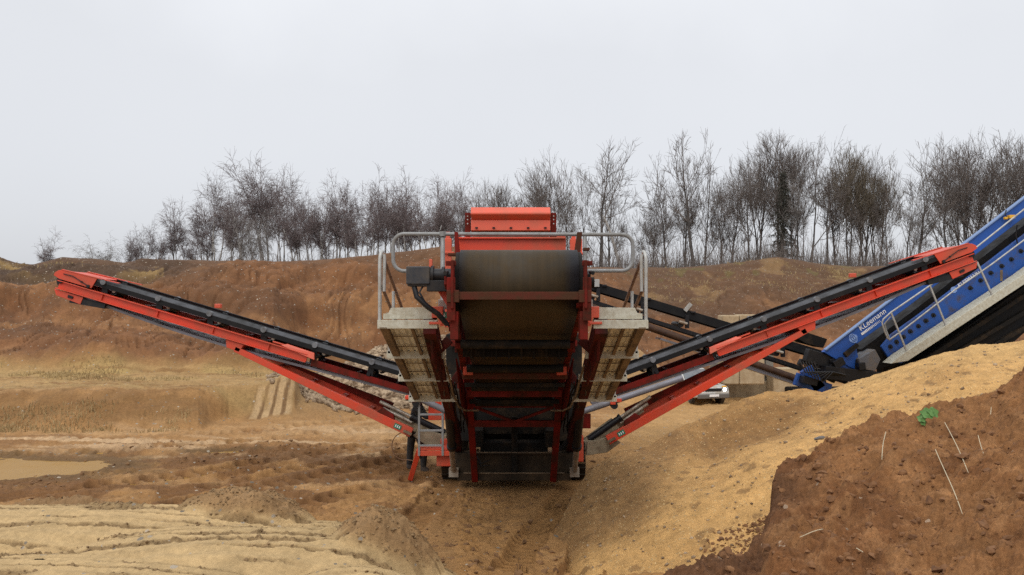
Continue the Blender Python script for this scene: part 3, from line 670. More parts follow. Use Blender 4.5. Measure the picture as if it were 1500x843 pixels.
b = MB().box((BX,8.19,3.555),(1.46,.07,.085)).box((BX-.70,8.19,3.55),(.13,.11,.13)).box((BX+.70,8.19,3.55),(.13,.11,.13))
MP('front_cross_bar', b, RUSTRED, frame, .006)
b = MB().box((CX,9.8,2.955),(1.52,.10,.075))
MP('scraper_bar', b, REDDIRTSHADE, frame, .006)
b = MB()
for k in range(8): b.box((CX-.56+k*.16, 9.86, 2.86), (.022,.07,.15))
b.box((CX,9.93,2.86),(1.35,.02,.12))
MP('scraper_teeth', b, DARKM, frame)
for y, h, m in ((11.0,.085,RUSTRED),(11.6,.06,DARKM),(12.2,.12,REDDIRTSHADE),(12.9,.07,DARKM)):
    MP('cross_member', MB().box((CX,y,rail(y,-.50 if y < 13 else -.4)),(1.50,.10,h)), m, frame, .006)
for s in (-1,1): MP('end_block', MB().box((CX+s*.66,10.95,rail(11,-.42)),(.14,.12,.12)), RED, frame, .008)
for k in range(4): MP('return_roller', MB().cyl((CX-.66,9.3+k*1.25,rail(9.3+k*1.25,-.50)),(CX+.66,9.3+k*1.25,rail(9.3+k*1.25,-.50)),.055,14), DARKM, frame)
# supporting A-frame between the rails and the chassis
af = MB()
for s in (-1, 1): af.bar((CX+s*.78,13.35,1.93),(CX+s*.74,14.62,.18), .115, .10, (0,1,0))
def ay(z): return 13.35+(1.93-z)/1.75*1.27
af.box((CX,ay(1.74),1.74),(1.45,.07,.075)); af.box((CX,ay(1.385),1.385),(1.45,.09,.115))
for s in (-1,1): af.bar((CX+s*.68,ay(1.70),1.70),(CX,ay(1.42),1.42),.05,.065,(0,1,0))
MP('support_frame', af, REDDIRTSHADE, bevel=.006, label='dirty red ladder shaped support frame with V brace')
MP('plate_ledge', MB().box((CX,14.61,.71),(1.5,.04,.018)).box((CX,14.56,.33),(1.9,.03,.02)), BROWNM)
MP('centre_post', MB().box((CX,14.68,.85),(.10,.08,1.05)).box((CX+.055,14.66,.85),(.02,.11,1.0)), DARKM, bevel=.005)
b = MB().box((CX,14.72,.47),(1.50,.05,.42)).box((CX,14.64,.69),(1.52,.12,.03)).box((CX,14.66,.255),(2.15,.20,.14))
for s in (-1,1): b.box((CX+s*.97,14.78,.47),(.34,.30,.44))
MP('bottom_plate', b, MUDPLATE, bevel=.01, label='mud darkened steel plate low between the crawlers')
# lift cylinders
for s in (-1,1):
    a, c = Vector((CX+s*1.10,12.55,2.12)), Vector((CX+s*1.14,14.60,.34)); mdl = a.lerp(c,.66)
    cyl_ = MP('lift_cylinder', MB().cyl(a, mdl, .075, 18).cyl(mdl-(c-a)*.02, mdl+(c-a)*.015, .09, 18), BLACKM)
    MP('cylinder_rod', MB().cyl(mdl, c, .055, 16).box(c, (.18,.16,.16)), CHROME, cyl_)
# hoses down both sides
hs = MB(); rg = random.Random(4)
for s in (-1,1):
    for k in range(7):
        x = CX+s*(.86+.03*k); p = []
        for i in range(9):
            t = i/8; y = 11.2+3.4*t; p.append((x+s*.04*math.sin(5*t+k)+rg.uniform(-.02,.02), y, rail(y,-.55)-.15*t+.06*math.sin(7*t+k*1.7)))
        hs.tube(p, .014, 6)
for k in range(4): hs.tube([(CX+.72,14.55,.95+.03*k),(CX+.86,14.45,.78+.02*k),(CX+1.05,14.5,.92+.04*k),(CX+1.12,14.55,1.2)], .012, 6)
for k in range(2): hs.tube([(CX-.74,14.6,.7),(CX-.62,14.5,.52-.05*k),(CX-.45,14.55,.58-.1*k)], .012, 6)
MP('hoses', hs, BLACKM, frame)
gh = MB()
for s in (-1,1): gh.tube([(CX+s*.92,10.3,2.66),(CX+s*.90,10.9,2.35),(CX+s*.93,11.6,2.15),(CX+s*.89,12.3,1.86),(CX+s*.80,12.7,1.75),(CX+s*.6,12.8,1.74)], .016, 6)
MP('brown_hose', gh, BROWNM, frame)
# drum motor with hoses
b = MB().box((-1.035,8.6,3.785),(.26,.24,.20)).box((-1.035,8.6,3.69),(.24,.20,.05))
mo = MP('drum_motor', b, mat('motor_housing',(.014,.017,.025),.5,col2=(.07,.06,.05),scale=6), bevel=.012, label='dark blue grey motor housing beside the drum')
b = MB().cyl((-.91,8.6,3.79),(-.66,8.6,3.79),.075,20).cyl((-.90,8.6,3.79),(-.87,8.6,3.79),.11,20).cyl((-.78,8.6,3.79),(-.75,8.6,3.79),.10,20).cyl((-.67,8.6,3.78),(-.62,8.6,3.78),.12,20).box((-.80,8.6,3.67),(.28,.2,.12))
MP('gearbox', b, BLACKM, mo, .006)
MP('eye_bolt', MB().box((-.905,8.6,3.91),(.035,.05,.12)), PINK, mo, .004)
b = MB()
b.tube([(-1.09,8.55,3.69),(-1.05,8.5,3.55),(-.93,8.5,3.44),(-.82,8.55,3.36),(-.72,8.6,3.24)], .030, 8)
b.tube([(-.98,8.55,3.68),(-1.02,8.5,3.6),(-.95,8.5,3.47),(-.80,8.55,3.35),(-.70,8.6,3.22)], .012, 6)
MP('motor_hose', b, BLACKM, mo)
b = MB().prism([(-.84,8.7,3.62),(-.62,8.7,3.62),(-.62,8.7,3.46),(-.74,8.7,3.46)], (0,.2,0))
MP('motor_bracket', b, RED, mo, .005)
# red feed boards and posts behind the drum
def quad(px0,py0,px1,py1,Y,d=.06):
    a, c = W(px0,py0,Y), W(px1,py1,Y); return (a+c)/2+Vector((0,d/2,0)), (abs(c.x-a.x), d, abs(a.z-c.z))
def panel(rects, Y, d=.06):
    b = MB()
    for r in rects: b.box(*quad(*r, Y, d))
    return b
b = panel([(671,349,829,371)], 9.6, .05); b.box(*quad(671,347.5,829,350,9.55,.12))
fb = MP('feed_board', b, RED, bevel=.005)
for sx in ((667.5,672.5),(842,849)):
    a = W(sx[0],341,9.3); b = MB().prism([W(sx[0]-(2 if sx[0] < 700 else -4),340,9.3),W(sx[1]-(2 if sx[0] < 700 else -4),340,9.3),W(sx[1]+1,375,9.3),W(sx[0]-1,375,9.3)], (0,.10,0))
    MP('leaning_post', b, RUSTRED if sx[0] > 700 else REDDIRTSHADE, fb, .004)
for r, Y in (((651,349,661,480),10.1),((835.5,350,853,470),10.1)):
    b = panel([r], Y, .12); b.box(*quad(r[0], r[1]+20, r[2]+4, r[1]+23, Y-.03, .1)); b.box(*quad(r[0]+2, r[1]-9, r[0]+8, r[1], Y+.02, .05))
    MP('side_post', b, PINK, fb, .005)
b = panel([(816,345,828,352)], 10.2, .3); MP('red_lug', b, PINK, fb, .01)
for r in ((656,371,668,375),(855,363,864,367)): MP('drum_stop', MB().box(*quad(*r, 8.75, .12)), RUSTRED, fb, .004)
# screen box and its hood
b = MB(); 
for s in (-1,1):
    b.box((CX-.06+s*.86,16.0,3.95),(.06,4.0,1.1))
    for y in (14.3,15.3,16.3,17.3): b.box((CX-.06+s*.91,y,3.95),(.05,.10,1.12))
b.box((CX-.06,13.99,3.72),(1.66,.06,.6)); b.box((CX-.06,18.0,3.95),(1.66,.06,1.1)); b.box((CX-.06,16,3.42),(1.66,3.9,.05))
scr = MP('screen_box', b, RED, bevel=.008)
hx0, hx1 = W(690,304,14).x, W(806,304,14).x
z0, z1, z2, z3 = W(0,304,14).z, W(0,313,14).z, W(0,323,14).z, W(0,338,14).z
b = MB().prism([(hx0,14.0,z0),(hx0,15.6,z0+.06),(hx0,15.6,z3-.15),(hx0,13.97,z3),(hx0,13.98,z2),(hx0,14.02,z2+.005),(hx0,13.88,z1-.03),(hx0,13.88,z1)], (hx1-hx0,0,0))
hood = MP('screen_hood', b, PINK, bevel=.006, label='light red hood on top of the screen box')
for k in range(5):
    c = W(698+k*25.2, 334, 13.95)
    MP('hood_bolt', MB().box(c, (.045,.03,.025)), BLACKM, hood)
for px0,px1 in ((681,689),(807,815)):
    po = MP('hood_post', MB().box(*quad(px0,312,px1,352,14.05,.10)), REDDIRTSHADE, hood, .006)
    [MP('bolt', MB().box(W((px0+px1)/2,q,13.99),(.02,.02,.02)), GALV, po) for q in (317,322,328)]
MP('rubber_curtain', MB().box(*quad(693,337,803,356,14.08,.03)).box(*quad(690,350,806,354,14.0,.04)), CANVAS, hood)
b = MB().box((CX-.1,17.6,4.5),(1.3,3.4,.25)).box((CX-.1,21.0,3.1),(2.6,2.6,1.2)); b.bar((CX-.1,15.6,4.9),(CX-.1,20.5,2.4),1.2,.22)
MP('feed_conveyor', b, REDDIRTSHADE, bevel=.01)
# chassis, engine housing, crawlers
b = MB()
for s in (-1,1): b.box((CX+s*.70,17.0,.98),(.22,5.0,.32))
b.box((CX,17.2,1.25),(1.9,4.2,.55)); b.box((CX,15.4,1.1),(1.2,.1,1.0)); b.box((CX,18.5,2.0),(1.8,2.4,1.1)); b.box((CX,15.0,.62),(1.3,.4,.5))
b.bar((CX-.85,15.0,1.2),(CX-.85,16.2,3.4),.14,.14,(1,0,0)).bar((CX+.85,15.0,1.2),(CX+.85,16.2,3.4),.14,.14,(1,0,0))
chs = MP('chassis', b, DARKM, bevel=.012)
for s in (-1,1):
    MP('engine_housing', MB().box((CX+s*1.08,17.0,2.05),(.56,3.2,1.75)).box((CX+s*.98,15.25,1.35),(.42,.5,1.0)), DARKM, chs, .02)
    b = MB()
    for k in range(5): b.box((CX+s*(.92+.09*k),15.36,1.55+.22*(k%3)),(.05,.08,.5))
    b.box((CX+s*1.0,15.3,2.75),(.5,.10,.12)); b.box((CX+s*.86,15.2,2.2),(.07,.09,1.2))
    MP('valve_bank', b, REDDIRTSHADE, chs, .006)
    MP('cover_plate', MB().prism([(CX+s*.84,11.2,rail(11.2,-.20)),(CX+s*.84,14.3,rail(14.3,-.2)),(CX+s*.84,14.3,rail(14.3,-.75)),(CX+s*.84,12.2,rail(12.2,-.62))], (s*.02,0,0)), REDDIRTSHADE, chs, .003)
MP('side_panel', MB().box((-1.38,15.62,1.40),(.62,.06,.44)).box((-1.06,15.3,1.62),(.10,.3,.2)), RED, chs, .008)
MP('side_panel', MB().box((1.42,15.7,1.15),(.36,.06,.30)), REDDIRTSHADE, chs, .008)
def crawler(s):
    x0, x1 = (CX+s*.92, CX+s*1.42) if s > 0 else (CX-1.44, CX-.92)
    y0, y1, r = 15.65, 18.4, .36; zc = r+.03
    pts = []
    for i in range(13): a = math.pi/2+math.pi*i/12; pts.append((y0+r*math.cos(a), zc+r*math.sin(a)))
    for i in range(13): a = -math.pi/2+math.pi*i/12; pts.append((y1+r*math.cos(a), zc+r*math.sin(a)))
    # walk the loop and set shoes
    P = [Vector((0,*p)) for p in pts]+[Vector((0,*pts[0]))]
    L = [0]
    for a, c in zip(P[:-1],P[1:]): L.append(L[-1]+(c-a).length)
    n = int(L[-1]/.165); b = MB()
    for k in range(n):
        d = L[-1]*k/n; i = max(j for j in range(len(L)-1) if L[j] <= d); t = (d-L[i])/(L[i+1]-L[i]); p = P[i].lerp(P[i+1],t); tg = (P[i+1]-P[i]).normalized()
        nn = Vector((0, tg.z, -tg.y)); xm = (x0+x1)/2
        M = Matrix(((1,0,0),(0,tg.y,nn.y),(0,tg.z,nn.z)))
        b.box(Vector((xm,0,0))+p, (x1-x0,.155,.03), M); b.box(Vector((xm,0,0))+p+nn*.028, (x1-x0,.025,.045), M)
    t = MP('crawler_track', b, MUDPLATE, bevel=0)
    w = MB()
    for y in (y0,y1): w.cyl(((x0+x1)/2-.12,y,zc),((x0+x1)/2+.12,y,zc),.32,24)
    for y in np.linspace(y0+.5,y1-.5,5): w.cyl(((x0+x1)/2-.15,float(y),.17),((x0+x1)/2+.15,float(y),.17),.12,16)
    w.box(((x0+x1)/2,(y0+y1)/2,zc+.02),(.3,y1-y0-.5,.28))
    MP('track_wheels', w, BLACKM, t)
crawler(-1); crawler(1)
# inspection walkways up both sides of the tail conveyor
def walkway(s):
    x_out, x_in = CX+s*1.53, CX+s*.90
    if s < 0: x_out -= .06
    dirv = Vector((0,3.1,-1.19)); n = dirv.normalized(); up = Vector((0,-n.z,n.y))
    p0 = Vector((0,8.9,3.27)); xl, xr = min(x_out,x_in)+.06, max(x_out,x_in)-.03
    # ribbed decking, ribs run along the slope
    prof = []; k = 7; wd = (xr-xl)/k
    for i in range(k): prof += [(xl+wd*i, .0), (xl+wd*(i+.18), -.02), (xl+wd*(i+.62), -.02), (xl+wd*(i+.80), 0.)]
    prof.append((xr, 0.))
    bot = [Vector((x,0,0))+p0+up*h for x, h in prof]; b = MB(); m = len(bot)
    q = bot+[p+up*.012 for p in bot]; q2 = [p+dirv for p in q]
    b.add(q+q2, [(i,i+1,2*m+i+1,2*m+i) for i in range(m-1)]+[(m+i,3*m+i,3*m+i+1,m+i+1) for i in range(m-1)]+[(i,m+i,m+i+1,i+1) for i in range(m-1)]+[(2*m+i,2*m+i+1,3*m+i+1,3*m+i) for i in range(m-1)]+[(0,2*m,3*m,m),(m-1,2*m-1,4*m-1,3*m-1)])
    w = MP('walkway', b, GRATE, label='dusty ribbed walkway seen from below')
    b = MB()
    for t in (.12,.24,.45,.57,.78,.90): c = p0+dirv*t-up*.04; b.box(c+Vector(((xl+xr)/2,0,0)), (xr-xl,.018,.012))
    b.bar(p0+Vector(((xl*.45+xr*.55),0,0))-up*.05, p0+dirv+Vector(((xl*.45+xr*.55),0,0))-up*.05, .035, .03)
    MP('stiffener', b, BROWNM, w)
    xo = x_out-s*.07
    MP('stringer', MB().bar(p0+Vector((xo,0,0))-up*.03, p0+dirv+Vector((xo,0,0))-up*.03, .09,.10), BROWNM, w, .004)
    for t in (0,1/3.1,2/3.1,3.08/3.1):
        c = p0+dirv*t-Vector((0,0,.055 if t > 0 else .03)); xa, xb = x_out, x_in
        if t > 0: xa = x_out+s*.055
        MP('cross_angle', MB().box((( xa+xb)/2,c.y,c.z),(abs(xa-xb),.05,.10)).box(((xa+xb)/2,c.y+.06,c.z-.03),(abs(xa-xb),.09,.012)), GALVDUST, w, .004)
        if t > 0: MP('lug', MB().box((xa-s*.03,c.y,c.z+.08),(.03,.05,.12)), GALV, w)
    xi = x_out-s*.36
    b = MB().prism([(x_out-s*.06,8.92,3.30),(x_out-s*.06,8.92,3.36),(x_out-s*.12,8.92,3.37),(x_out-s*.15,8.92,3.43),(x_in+s*.06,8.92,3.435),(x_in+s*.06,8.92,3.30)], (0,.012,0))
    MP('kick_plate', b, GALVDUST, w, .003)
    # handrail: two galvanised posts, two rails running down the slope
    xp = x_out-s*.02
    h = MB()
    h.tube([(xp,8.93,3.28),(xp+s*.0,8.93,3.70),(xp,8.93,4.0),(xp-s*.01,8.95,4.07),(xp-s*.02,9.0,4.085)], .021, 10)
    hr = MP('handrail', h, GALV); h = MB()
    h.tube([(xp-s*.045,8.95,3.62),(xp-s*.05,8.95,4.0),(xp-s*.045,8.95,4.05)], .02, 10)
    MP('rail_loop', h, GALV, hr)
    for t in (.33,.66,.98):
        h = MB(); y = 8.93+3.1*t; h.tube([(xp,y,3.28-1.19*t),(xp-s*.0,y,4.04-1.19*t)], .02, 10); MP('rail_post', h, GALV, hr)
    for z in (4.06, 3.68): MP('rusty_rail', MB().tube([(xp-s*.02,8.95,z),(xp-s*.02,8.95+3.1,z-1.19)], .02, 10), RUSTY, hr)
    # red hinge bracket with its green pictogram
    bx_ = CX+s*.86; b = MB().box((CX+s*.90,8.93,3.38),(.13,.10,.13)).box((CX+s*.79,8.97,3.33),(.20,.10,.11)).bar((CX+s*.87,8.9,3.33),(CX+s*.84,8.9,3.22),.05,.05,(0,1,0)).box((CX+s*.92,8.9,3.255),(.15,.09,.03))
    br = MP('hinge_bracket', b, PINK, bevel=.006)
    cst = Vector((CX+s*.80,8.912,3.345)); st = MP('pictogram_plate', MB().box(cst,(.105,.008,.072)), GREEN, br)
    b = MB()
    for i in (-1,1):
        b.box(cst+Vector((i*.022,-.006,.012)),(.012,.004,.014)).box(cst+Vector((i*.022,-.006,-.008)),(.022,.004,.012)).box(cst+Vector((i*.03,-.006,-.02)),(.008,.004,.01))
    MP('pictogram', b, WHITE, st)
    MP('tube_socket', MB().box((CX+s*.83,9.0,3.47),(.13,.12,.11)), GALV, br, .006)
    return w
walkway(-1); walkway(1)
# looped end guard rail above the drum
Yg = 9.6; g = MB()
loop = [(598,396)]+[(582+ -7*math.sin(k), 390-0+6*math.cos(k)) for k in ()]
def arc(cx, cy, r, a0, a1, n=7): return [(cx+r*math.cos(R(a0+(a1-a0)*i/n)), cy+r*math.sin(R(a0+(a1-a0)*i/n))) for i in range(n+1)]
lp = [(612,396.5)]+arc(592,381.5,16,90,180)+arc(592,359,16,180,270)+arc(911,360,16,270,360)+arc(911,381,16,0,90)+[(860,397)]
g.tube([W(px,py,Yg) for px, py in lp], .024, 12)
g.tube([W(648.5,343,Yg+.03), W(648.5,470,Yg-.5)], .028, 12); g.cyl(W(648.5,339.5,Yg),W(648.5,346.5,Yg),.042,14)
g.tube([W(856.5,343,Yg+.03), W(857,470,Yg-.5)], .026, 12)
MP('end_guard_rail', g, RAILG, label='grey tubular guard rail looped round the end above the drum')

# side conveyors
def side_conveyor(s, hp, ip_, strut, arm, sk_end, brackets, Yc):
    Yn = Yc-.42; Yf_ = Yc+.42
    hd, inn = W(*hp, Yn), W(*ip_, Yn)
    d = (inn-hd).normalized(); n = Vector((-d.z, 0, d.x)); n = n if n.z > 0 else -n
    L = (inn-hd).length
    m = lambda a, h, w=0.: hd+d*a+n*h+Vector((0,w,0))          # along from the head, up, across
    def alongpx(px): return (W(px,0,Yn).x-hd.x)/d.x
    fb = MB()
    for w, sg in ((0,-1),(.84,1)):                                 # near and far I-beams
        fb.hexa([m(0,-.085,w-.012),m(L,-.085,w-.012),m(L,-.085,w+.012),m(0,-.085,w+.012),m(0,.06,w-.012),m(L,.06,w-.012),m(L,.06,w+.012),m(0,.06,w+.012)])
        for h in (-.10,.055):
            e = .0
            fb.hexa([m(-.02,h,w-.075),m(L+e,h,w-.075),m(L+e,h,w+.06),m(-.02,h,w+.06),m(-.02,h+.016,w-.075),m(L+e,h+.016,w-.075),m(L+e,h+.016,w+.06),m(-.02,h+.016,w+.06)])
        for a in np.arange(.9, L-.2, 1.15):
            a = float(a); fb.hexa([m(a,-.07,w-.05),m(a+.012,-.07,w-.05),m(a+.012,-.07,w+.05),m(a,-.07,w+.05),m(a,.07,w-.05),m(a+.012,.07,w-.05),m(a+.012,.07,w+.05),m(a,.07,w+.05)])
    for a in np.arange(.6, L, 1.05): fb.bar(m(float(a),.0,0), m(float(a),.0,.84), .06, .10, n)
    fr = MP('side_conveyor_frame', fb, RED, bevel=.004, label='red twin beam frame of the side conveyor reaching out to the %s' % ('brown earth bank' if s < 0 else 'front of the blue plant'))
    # inner slimmer section behind the hinge
    b = MB(); A0, A1 = L+.10, alongpx(sk_end)+.35
    for w in (.05,.79): b.hexa([m(A0,-.14,w-.04),m(A1,-.11,w-.04),m(A1,-.11,w+.04),m(A0,-.14,w+.04),m(A0,-.01,w-.04),m(A1,.0,w-.04),m(A1,.0,w+.04),m(A0,-.01,w+.04)])
    for a in np.arange(A0+.1, A1, .8): b.bar(m(float(a),-.07,.05), m(float(a),-.07,.79), .05, .08, n)
    MP('inner_section', b, REDDIRTSHADE, fr, .004)
    b = MB()                                                       # hinge plates, light from above put into the paler red
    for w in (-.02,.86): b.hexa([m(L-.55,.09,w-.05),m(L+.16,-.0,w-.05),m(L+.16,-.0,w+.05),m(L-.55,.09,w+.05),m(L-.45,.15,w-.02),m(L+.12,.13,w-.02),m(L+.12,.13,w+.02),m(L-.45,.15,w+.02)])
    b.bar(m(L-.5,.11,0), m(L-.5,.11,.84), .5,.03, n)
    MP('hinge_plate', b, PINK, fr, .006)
    # skirts both sides: upright lower edge, top leaning in over the belt
    e = alongpx(sk_end)
    for w, sg in ((-.02,1),(.86,-1)):
        s0 = .68
        b = MB().prism([m(s0,h,w+sg*q) for h, q in ((.175,0),(.262,0),(.262,-.012),(.175,-.012))], d*(e-s0))
        sk_ = MP('skirt', b, SKIRT, fr, .003)
        MP('skirt_lip', MB().prism([m(s0,h,w+sg*q) for h, q in ((.264,0),(.325,.10),(.337,.10),(.275,-.014),(.264,-.014))], d*(e-s0)), LITDUSTY, fr, .003)
    for k, px in enumerate(brackets):                              # bolted covers, idler brackets, rollers
        a = alongpx(px)
        for w, sg in ((-.03,-1),(.87,1)):
            b = MB().cyl(m(a,.285,w+.07*(1 if w < .4 else -1)-.0), m(a,.285,w+.07*(1 if w < .4 else -1)+sg*.105), .055, 20)
            MP('end_cap', b, CAP, fr)
        b = MB()
        lo_ = .05 if k < len(brackets)-2 else -.10
        for w in (.075,.765):
            b.hexa([m(a-.03,lo_,w-.02),m(a+.10,lo_,w-.02),m(a+.10,lo_,w+.02),m(a-.03,lo_,w+.02),m(a-.06,.27,w-.02),m(a+.05,.27,w-.02),m(a+.05,.27,w+.02),m(a-.06,.27,w+.02)])
        b.bar(m(a,.02,0), m(a,.02,.84), .07,.06, n)
        bk = MP('idler_bracket', b, BLACKM, fr, .004)
        r = MB()
        r.cyl(m(a+.2,.135,.28), m(a+.2,.135,.56), .06, 16)
        r.cyl(m(a+.2,.17,.07), m(a+.2,.14,.27), .055, 16); r.cyl(m(a+.2,.17,.77), m(a+.2,.14,.57), .055, 16)
        MP('idler_roller', r, BLACKM, bk)
        MP('roller_end', MB().cyl(m(a+.2,.16,.055), m(a+.2,.16,.08), .035, 12), CHROME, bk)
    # troughed carrying belt and sagging return belt
    b = MB()
    for q0, q1 in (((.06,.27),(.28,.20)),((.28,.20),(.56,.20)),((.56,.20),(.78,.27))):
        b.hexa([m(.1,q0[1],q0[0]),m(e,q0[1],q0[0]),m(e,q1[1],q1[0]),m(.1,q1[1],q1[0]),m(.1,q0[1]+.012,q0[0]),m(e,q0[1]+.012,q0[0]),m(e,q1[1]+.012,q1[0]),m(.1,q1[1]+.012,q1[0])])
    MP('carrying_belt', b, RUBBER, fr)
    pts = []
    A1 = e+.55
    for i in range(31):
        t = i/30; a = .05+(A1-.05)*t
        hh = -.12-.13*math.sin(math.pi*min(1,t*1.0))-.03*t-.03*math.sin(2*math.pi*t)
        pts.append(m(a,hh,.06))
    b = MB().ribbon(pts, (0,.72,0), .05, n)
    MP('return_belt', b, BELTGREY, fr)
    b = MB()
    b.hexa([m(.30,-.30,-.02),m(1.0,-.22,-.02),m(1.0,-.22,.86),m(.30,-.30,.86),m(.30,-.17,-.02),m(1.0,-.12,-.02),m(1.0,-.12,.86),m(.30,-.17,.86)])
    MP('belt_guard', b, BLACKM, fr)
    # head: drum, cheek plates, hood flange, lower lugs
    MP('head_pulley', MB().cyl(m(.02,.06,.06), m(.02,.06,.78), .13, 28).cyl(m(.02,.06,-.05), m(.02,.06,.89), .05, 12), BLACKM, fr)
    for w in (-.055,.875):
        out = [(-.13,.14),(-.12,.20),(-.06,.26),(.02,.29),(.72,.33),(.66,.10),(.0,.10),(-.06,.12)]
        b = MB().prism([m(a,h,w) for a, h in out], (0,.02,0))
        MP('head_cheek', b, RED, fr, .003)
        MP('hood_flange', MB().hexa([m(.0,.285,w-.01),m(1.16,.345,w-.01),m(1.16,.345,w+.06),m(.0,.285,w+.06),m(.0,.30,w-.01),m(1.16,.362,w-.01),m(1.16,.362,w+.06),m(.0,.30,w+.06)]), RED, fr)
        lug = MP('head_lug', MB().prism([m(-.05,-.12,w+.02),m(.55,-.12,w+.02),m(.53,-.27,w+.02),m(.02,-.23,w+.02)], (0,.03,0)), RED, fr, .003)
        MP('lug_slot', MB().bar(m(.26,-.18,w+.012), m(.36,-.185,w+.012), .03,.05, n), BLACKM, lug)
    MP('head_hood', MB().hexa([m(.02,.26,-.04),m(.70,.30,-.04),m(.70,.30,.88),m(.02,.26,.88),m(.02,.275,-.04),m(.70,.315,-.04),m(.70,.315,.88),m(.02,.275,.88)]), RED, fr)
    c = MB().tube([m(.06,.22,-.065),m(.25,.23,-.075),m(.42,.18,-.07),m(.60,.125,-.065)], .010, 6).cyl(m(.6,.125,-.09),m(.6,.125,-.05),.03,10).cyl(m(.45,.17,-.09),m(.45,.17,-.05),.018,10)
    MP('sensor_cable', c, BLACKM, fr)
    MP('red_cap', MB().box(m(alongpx(288 if s < 0 else 1286),.39,.84),(.13,.1,.09)), PINK, fr, .01)
    # supporting strut: a channel with raised cheeks, pivoting on the chassis
    a, c = W(*strut[0], Yn+.02), W(*strut[1], Yn+.02); sd = (c-a).normalized(); su = Vector((-sd.z,0,sd.x)); su = su if su.z > 0 else -su
    ls = (c-a).length; b = MB()
    q = lambda t, h, w: a+sd*t+su*h+Vector((0,w,0))
    for w in (0,.74):
        b.hexa([q(0,-.06,w-.05),q(ls,-.09,w-.05),q(ls,-.09,w+.05),q(0,-.06,w+.05),q(0,.05,w-.05),q(ls,.09,w-.05),q(ls,.09,w+.05),q(0,.05,w+.05)])
    for t in (.3, .9, 1.6, 2.3, 2.9): b.bar(q(t,.0,0), q(t,.0,.74), .09,.06, su)
    stt = MP('conveyor_strut', b, RED, fr, .006)
    b = MB()
    b.hexa([q(.55,.03,.60),q(ls-.62,.10,.60),q(ls-.62,.10,.63),q(.55,.03,.63),q(.55,.06,.60),q(ls-.62,.28,.60),q(ls-.62,.28,.63),q(.55,.06,.63)])
    b.hexa([q(ls-.80,.09,-.04),q(ls-.42,.09,-.04),q(ls-.42,.09,.06),q(ls-.80,.09,.06),q(ls-.74,.20,-.04),q(ls-.48,.17,-.04),q(ls-.48,.17,.06),q(ls-.74,.20,.06)])
    MP('strut_cheek', b, REDDIRTSHADE, stt, .004)
    stk_ = q(ls-.30,.0,-.056); M = Matrix((sd*(-1 if sd.x < 0 else 1), Vector((0,1,0)), su)).transposed()
    pl = MP('strut_sticker', MB().box(stk_,(.15,.008,.095), M), GREEN, stt); b = MB()
    for i in (-1,0,1): b.box(stk_+Vector((0,-.007,0))+(M @ Vector((i*.04,0,.0))), (.018,.004,.05), M)
    MP('pictogram', b, WHITE, pl)
    MP('strut_pin', MB().bar(q(ls-.16,-.02,-.075), q(ls+.02,-.02,-.075), .04,.05, su), BROWNM, stt, .004)
    b = MB().hexa([m(alongpx(strut[0][0])-.10,-.26,-.03),m(alongpx(strut[0][0])+.16,-.28,-.03),m(alongpx(strut[0][0])+.16,-.28,.83),m(alongpx(strut[0][0])-.10,-.26,.83),m(alongpx(strut[0][0])-.16,-.11,-.03),m(alongpx(strut[0][0])+.22,-.11,-.03),m(alongpx(strut[0][0])+.22,-.11,.83),m(alongpx(strut[0][0])-.16,-.11,.83)])
    MP('strut_bracket', b, RED, fr, .006)
    # folding cylinders and the mud caked pivot arm at the strut's foot
    p0, p1, p2 = (W(*k, Yc) for k in arm)
    b = MB().bar(p0, p1, .16, .15, (0,1,0)).bar(p1, p2, .30, .24, (0,1,0)).box(p2, (.34,.34,.24))
    ar = MP('pivot_arm', b, mat('mud_grey_arm', (.30,.25,.165), .85, col2=(.16,.12,.075), scale=4, bump=.2), fr, .012)
    MP('toe_plate', MB().prism([p2+Vector((-s*.08,-.32,-.16)),p2+Vector((s*.34,-.32,-.10)),p2+Vector((s*.62,-.32,.10)),p2+Vector((s*.40,-.32,.22)),p2+Vector((-s*.05,-.32,.10))], (0,.10,0)), mat('mud_grey_toe', (.30,.25,.165), .85, col2=(.16,.12,.075), scale=4), ar, .01)
    off = Vector((0,-.1,.13))
    mid = p0.lerp(p2,.42)
    MP('fold_cylinder', MB().cyl(mid+off,p2+off,.065,14).cyl(mid+off-(p2-p0)*.02,mid+off+(p2-p0)*.02,.08,14), BLACKM, ar)
    MP('fold_rod', MB().cyl(p0+off-(p2-p0)*.15, mid+off, .035, 12).cyl(p0+off-(p2-p0)*.1+Vector((0,0,-.11)), mid+off+Vector((0,0,-.11)), .035, 12), CHROME, ar)
    return fr
side_conveyor(-1, (87,416), (450,524), ((345,511),(603,634)), ((570,603),(612,628),(652,642)), 593, (147,227,302,381,456,539), 15.75)
side_conveyor(1, (1424,377), (1050,515), ((1180,484),(890,645)), ((940,598),(903,622),(862,652)), 902, (1361,1280,1203,1125,1046,963), 15.75)
# grey transfer tubes coming out from under the walkways, with red clamps
for s, pa, pb in ((1,(842,607),(1000,554)),(-1,(655,603),(600,577))):
    t = MP('transfer_tube', MB().cyl(W(*pa,14.9), W(*pb,14.9), .062, 16), BELTGREY)
    c = W(897,584,14.9) if s > 0 else W(607,580,14.9)
    MP('tube_clamp', MB().box(c,(.10,.2,.22)).box(c+Vector((s*.09,0,-.03)),(.16,.16,.07)), RED, t, .008)
    MP('clamp_boss', MB().cyl(c+Vector((.03,-.08,-.13)),c+Vector((.03,.08,-.13)),.07,14), BLACKM, t)
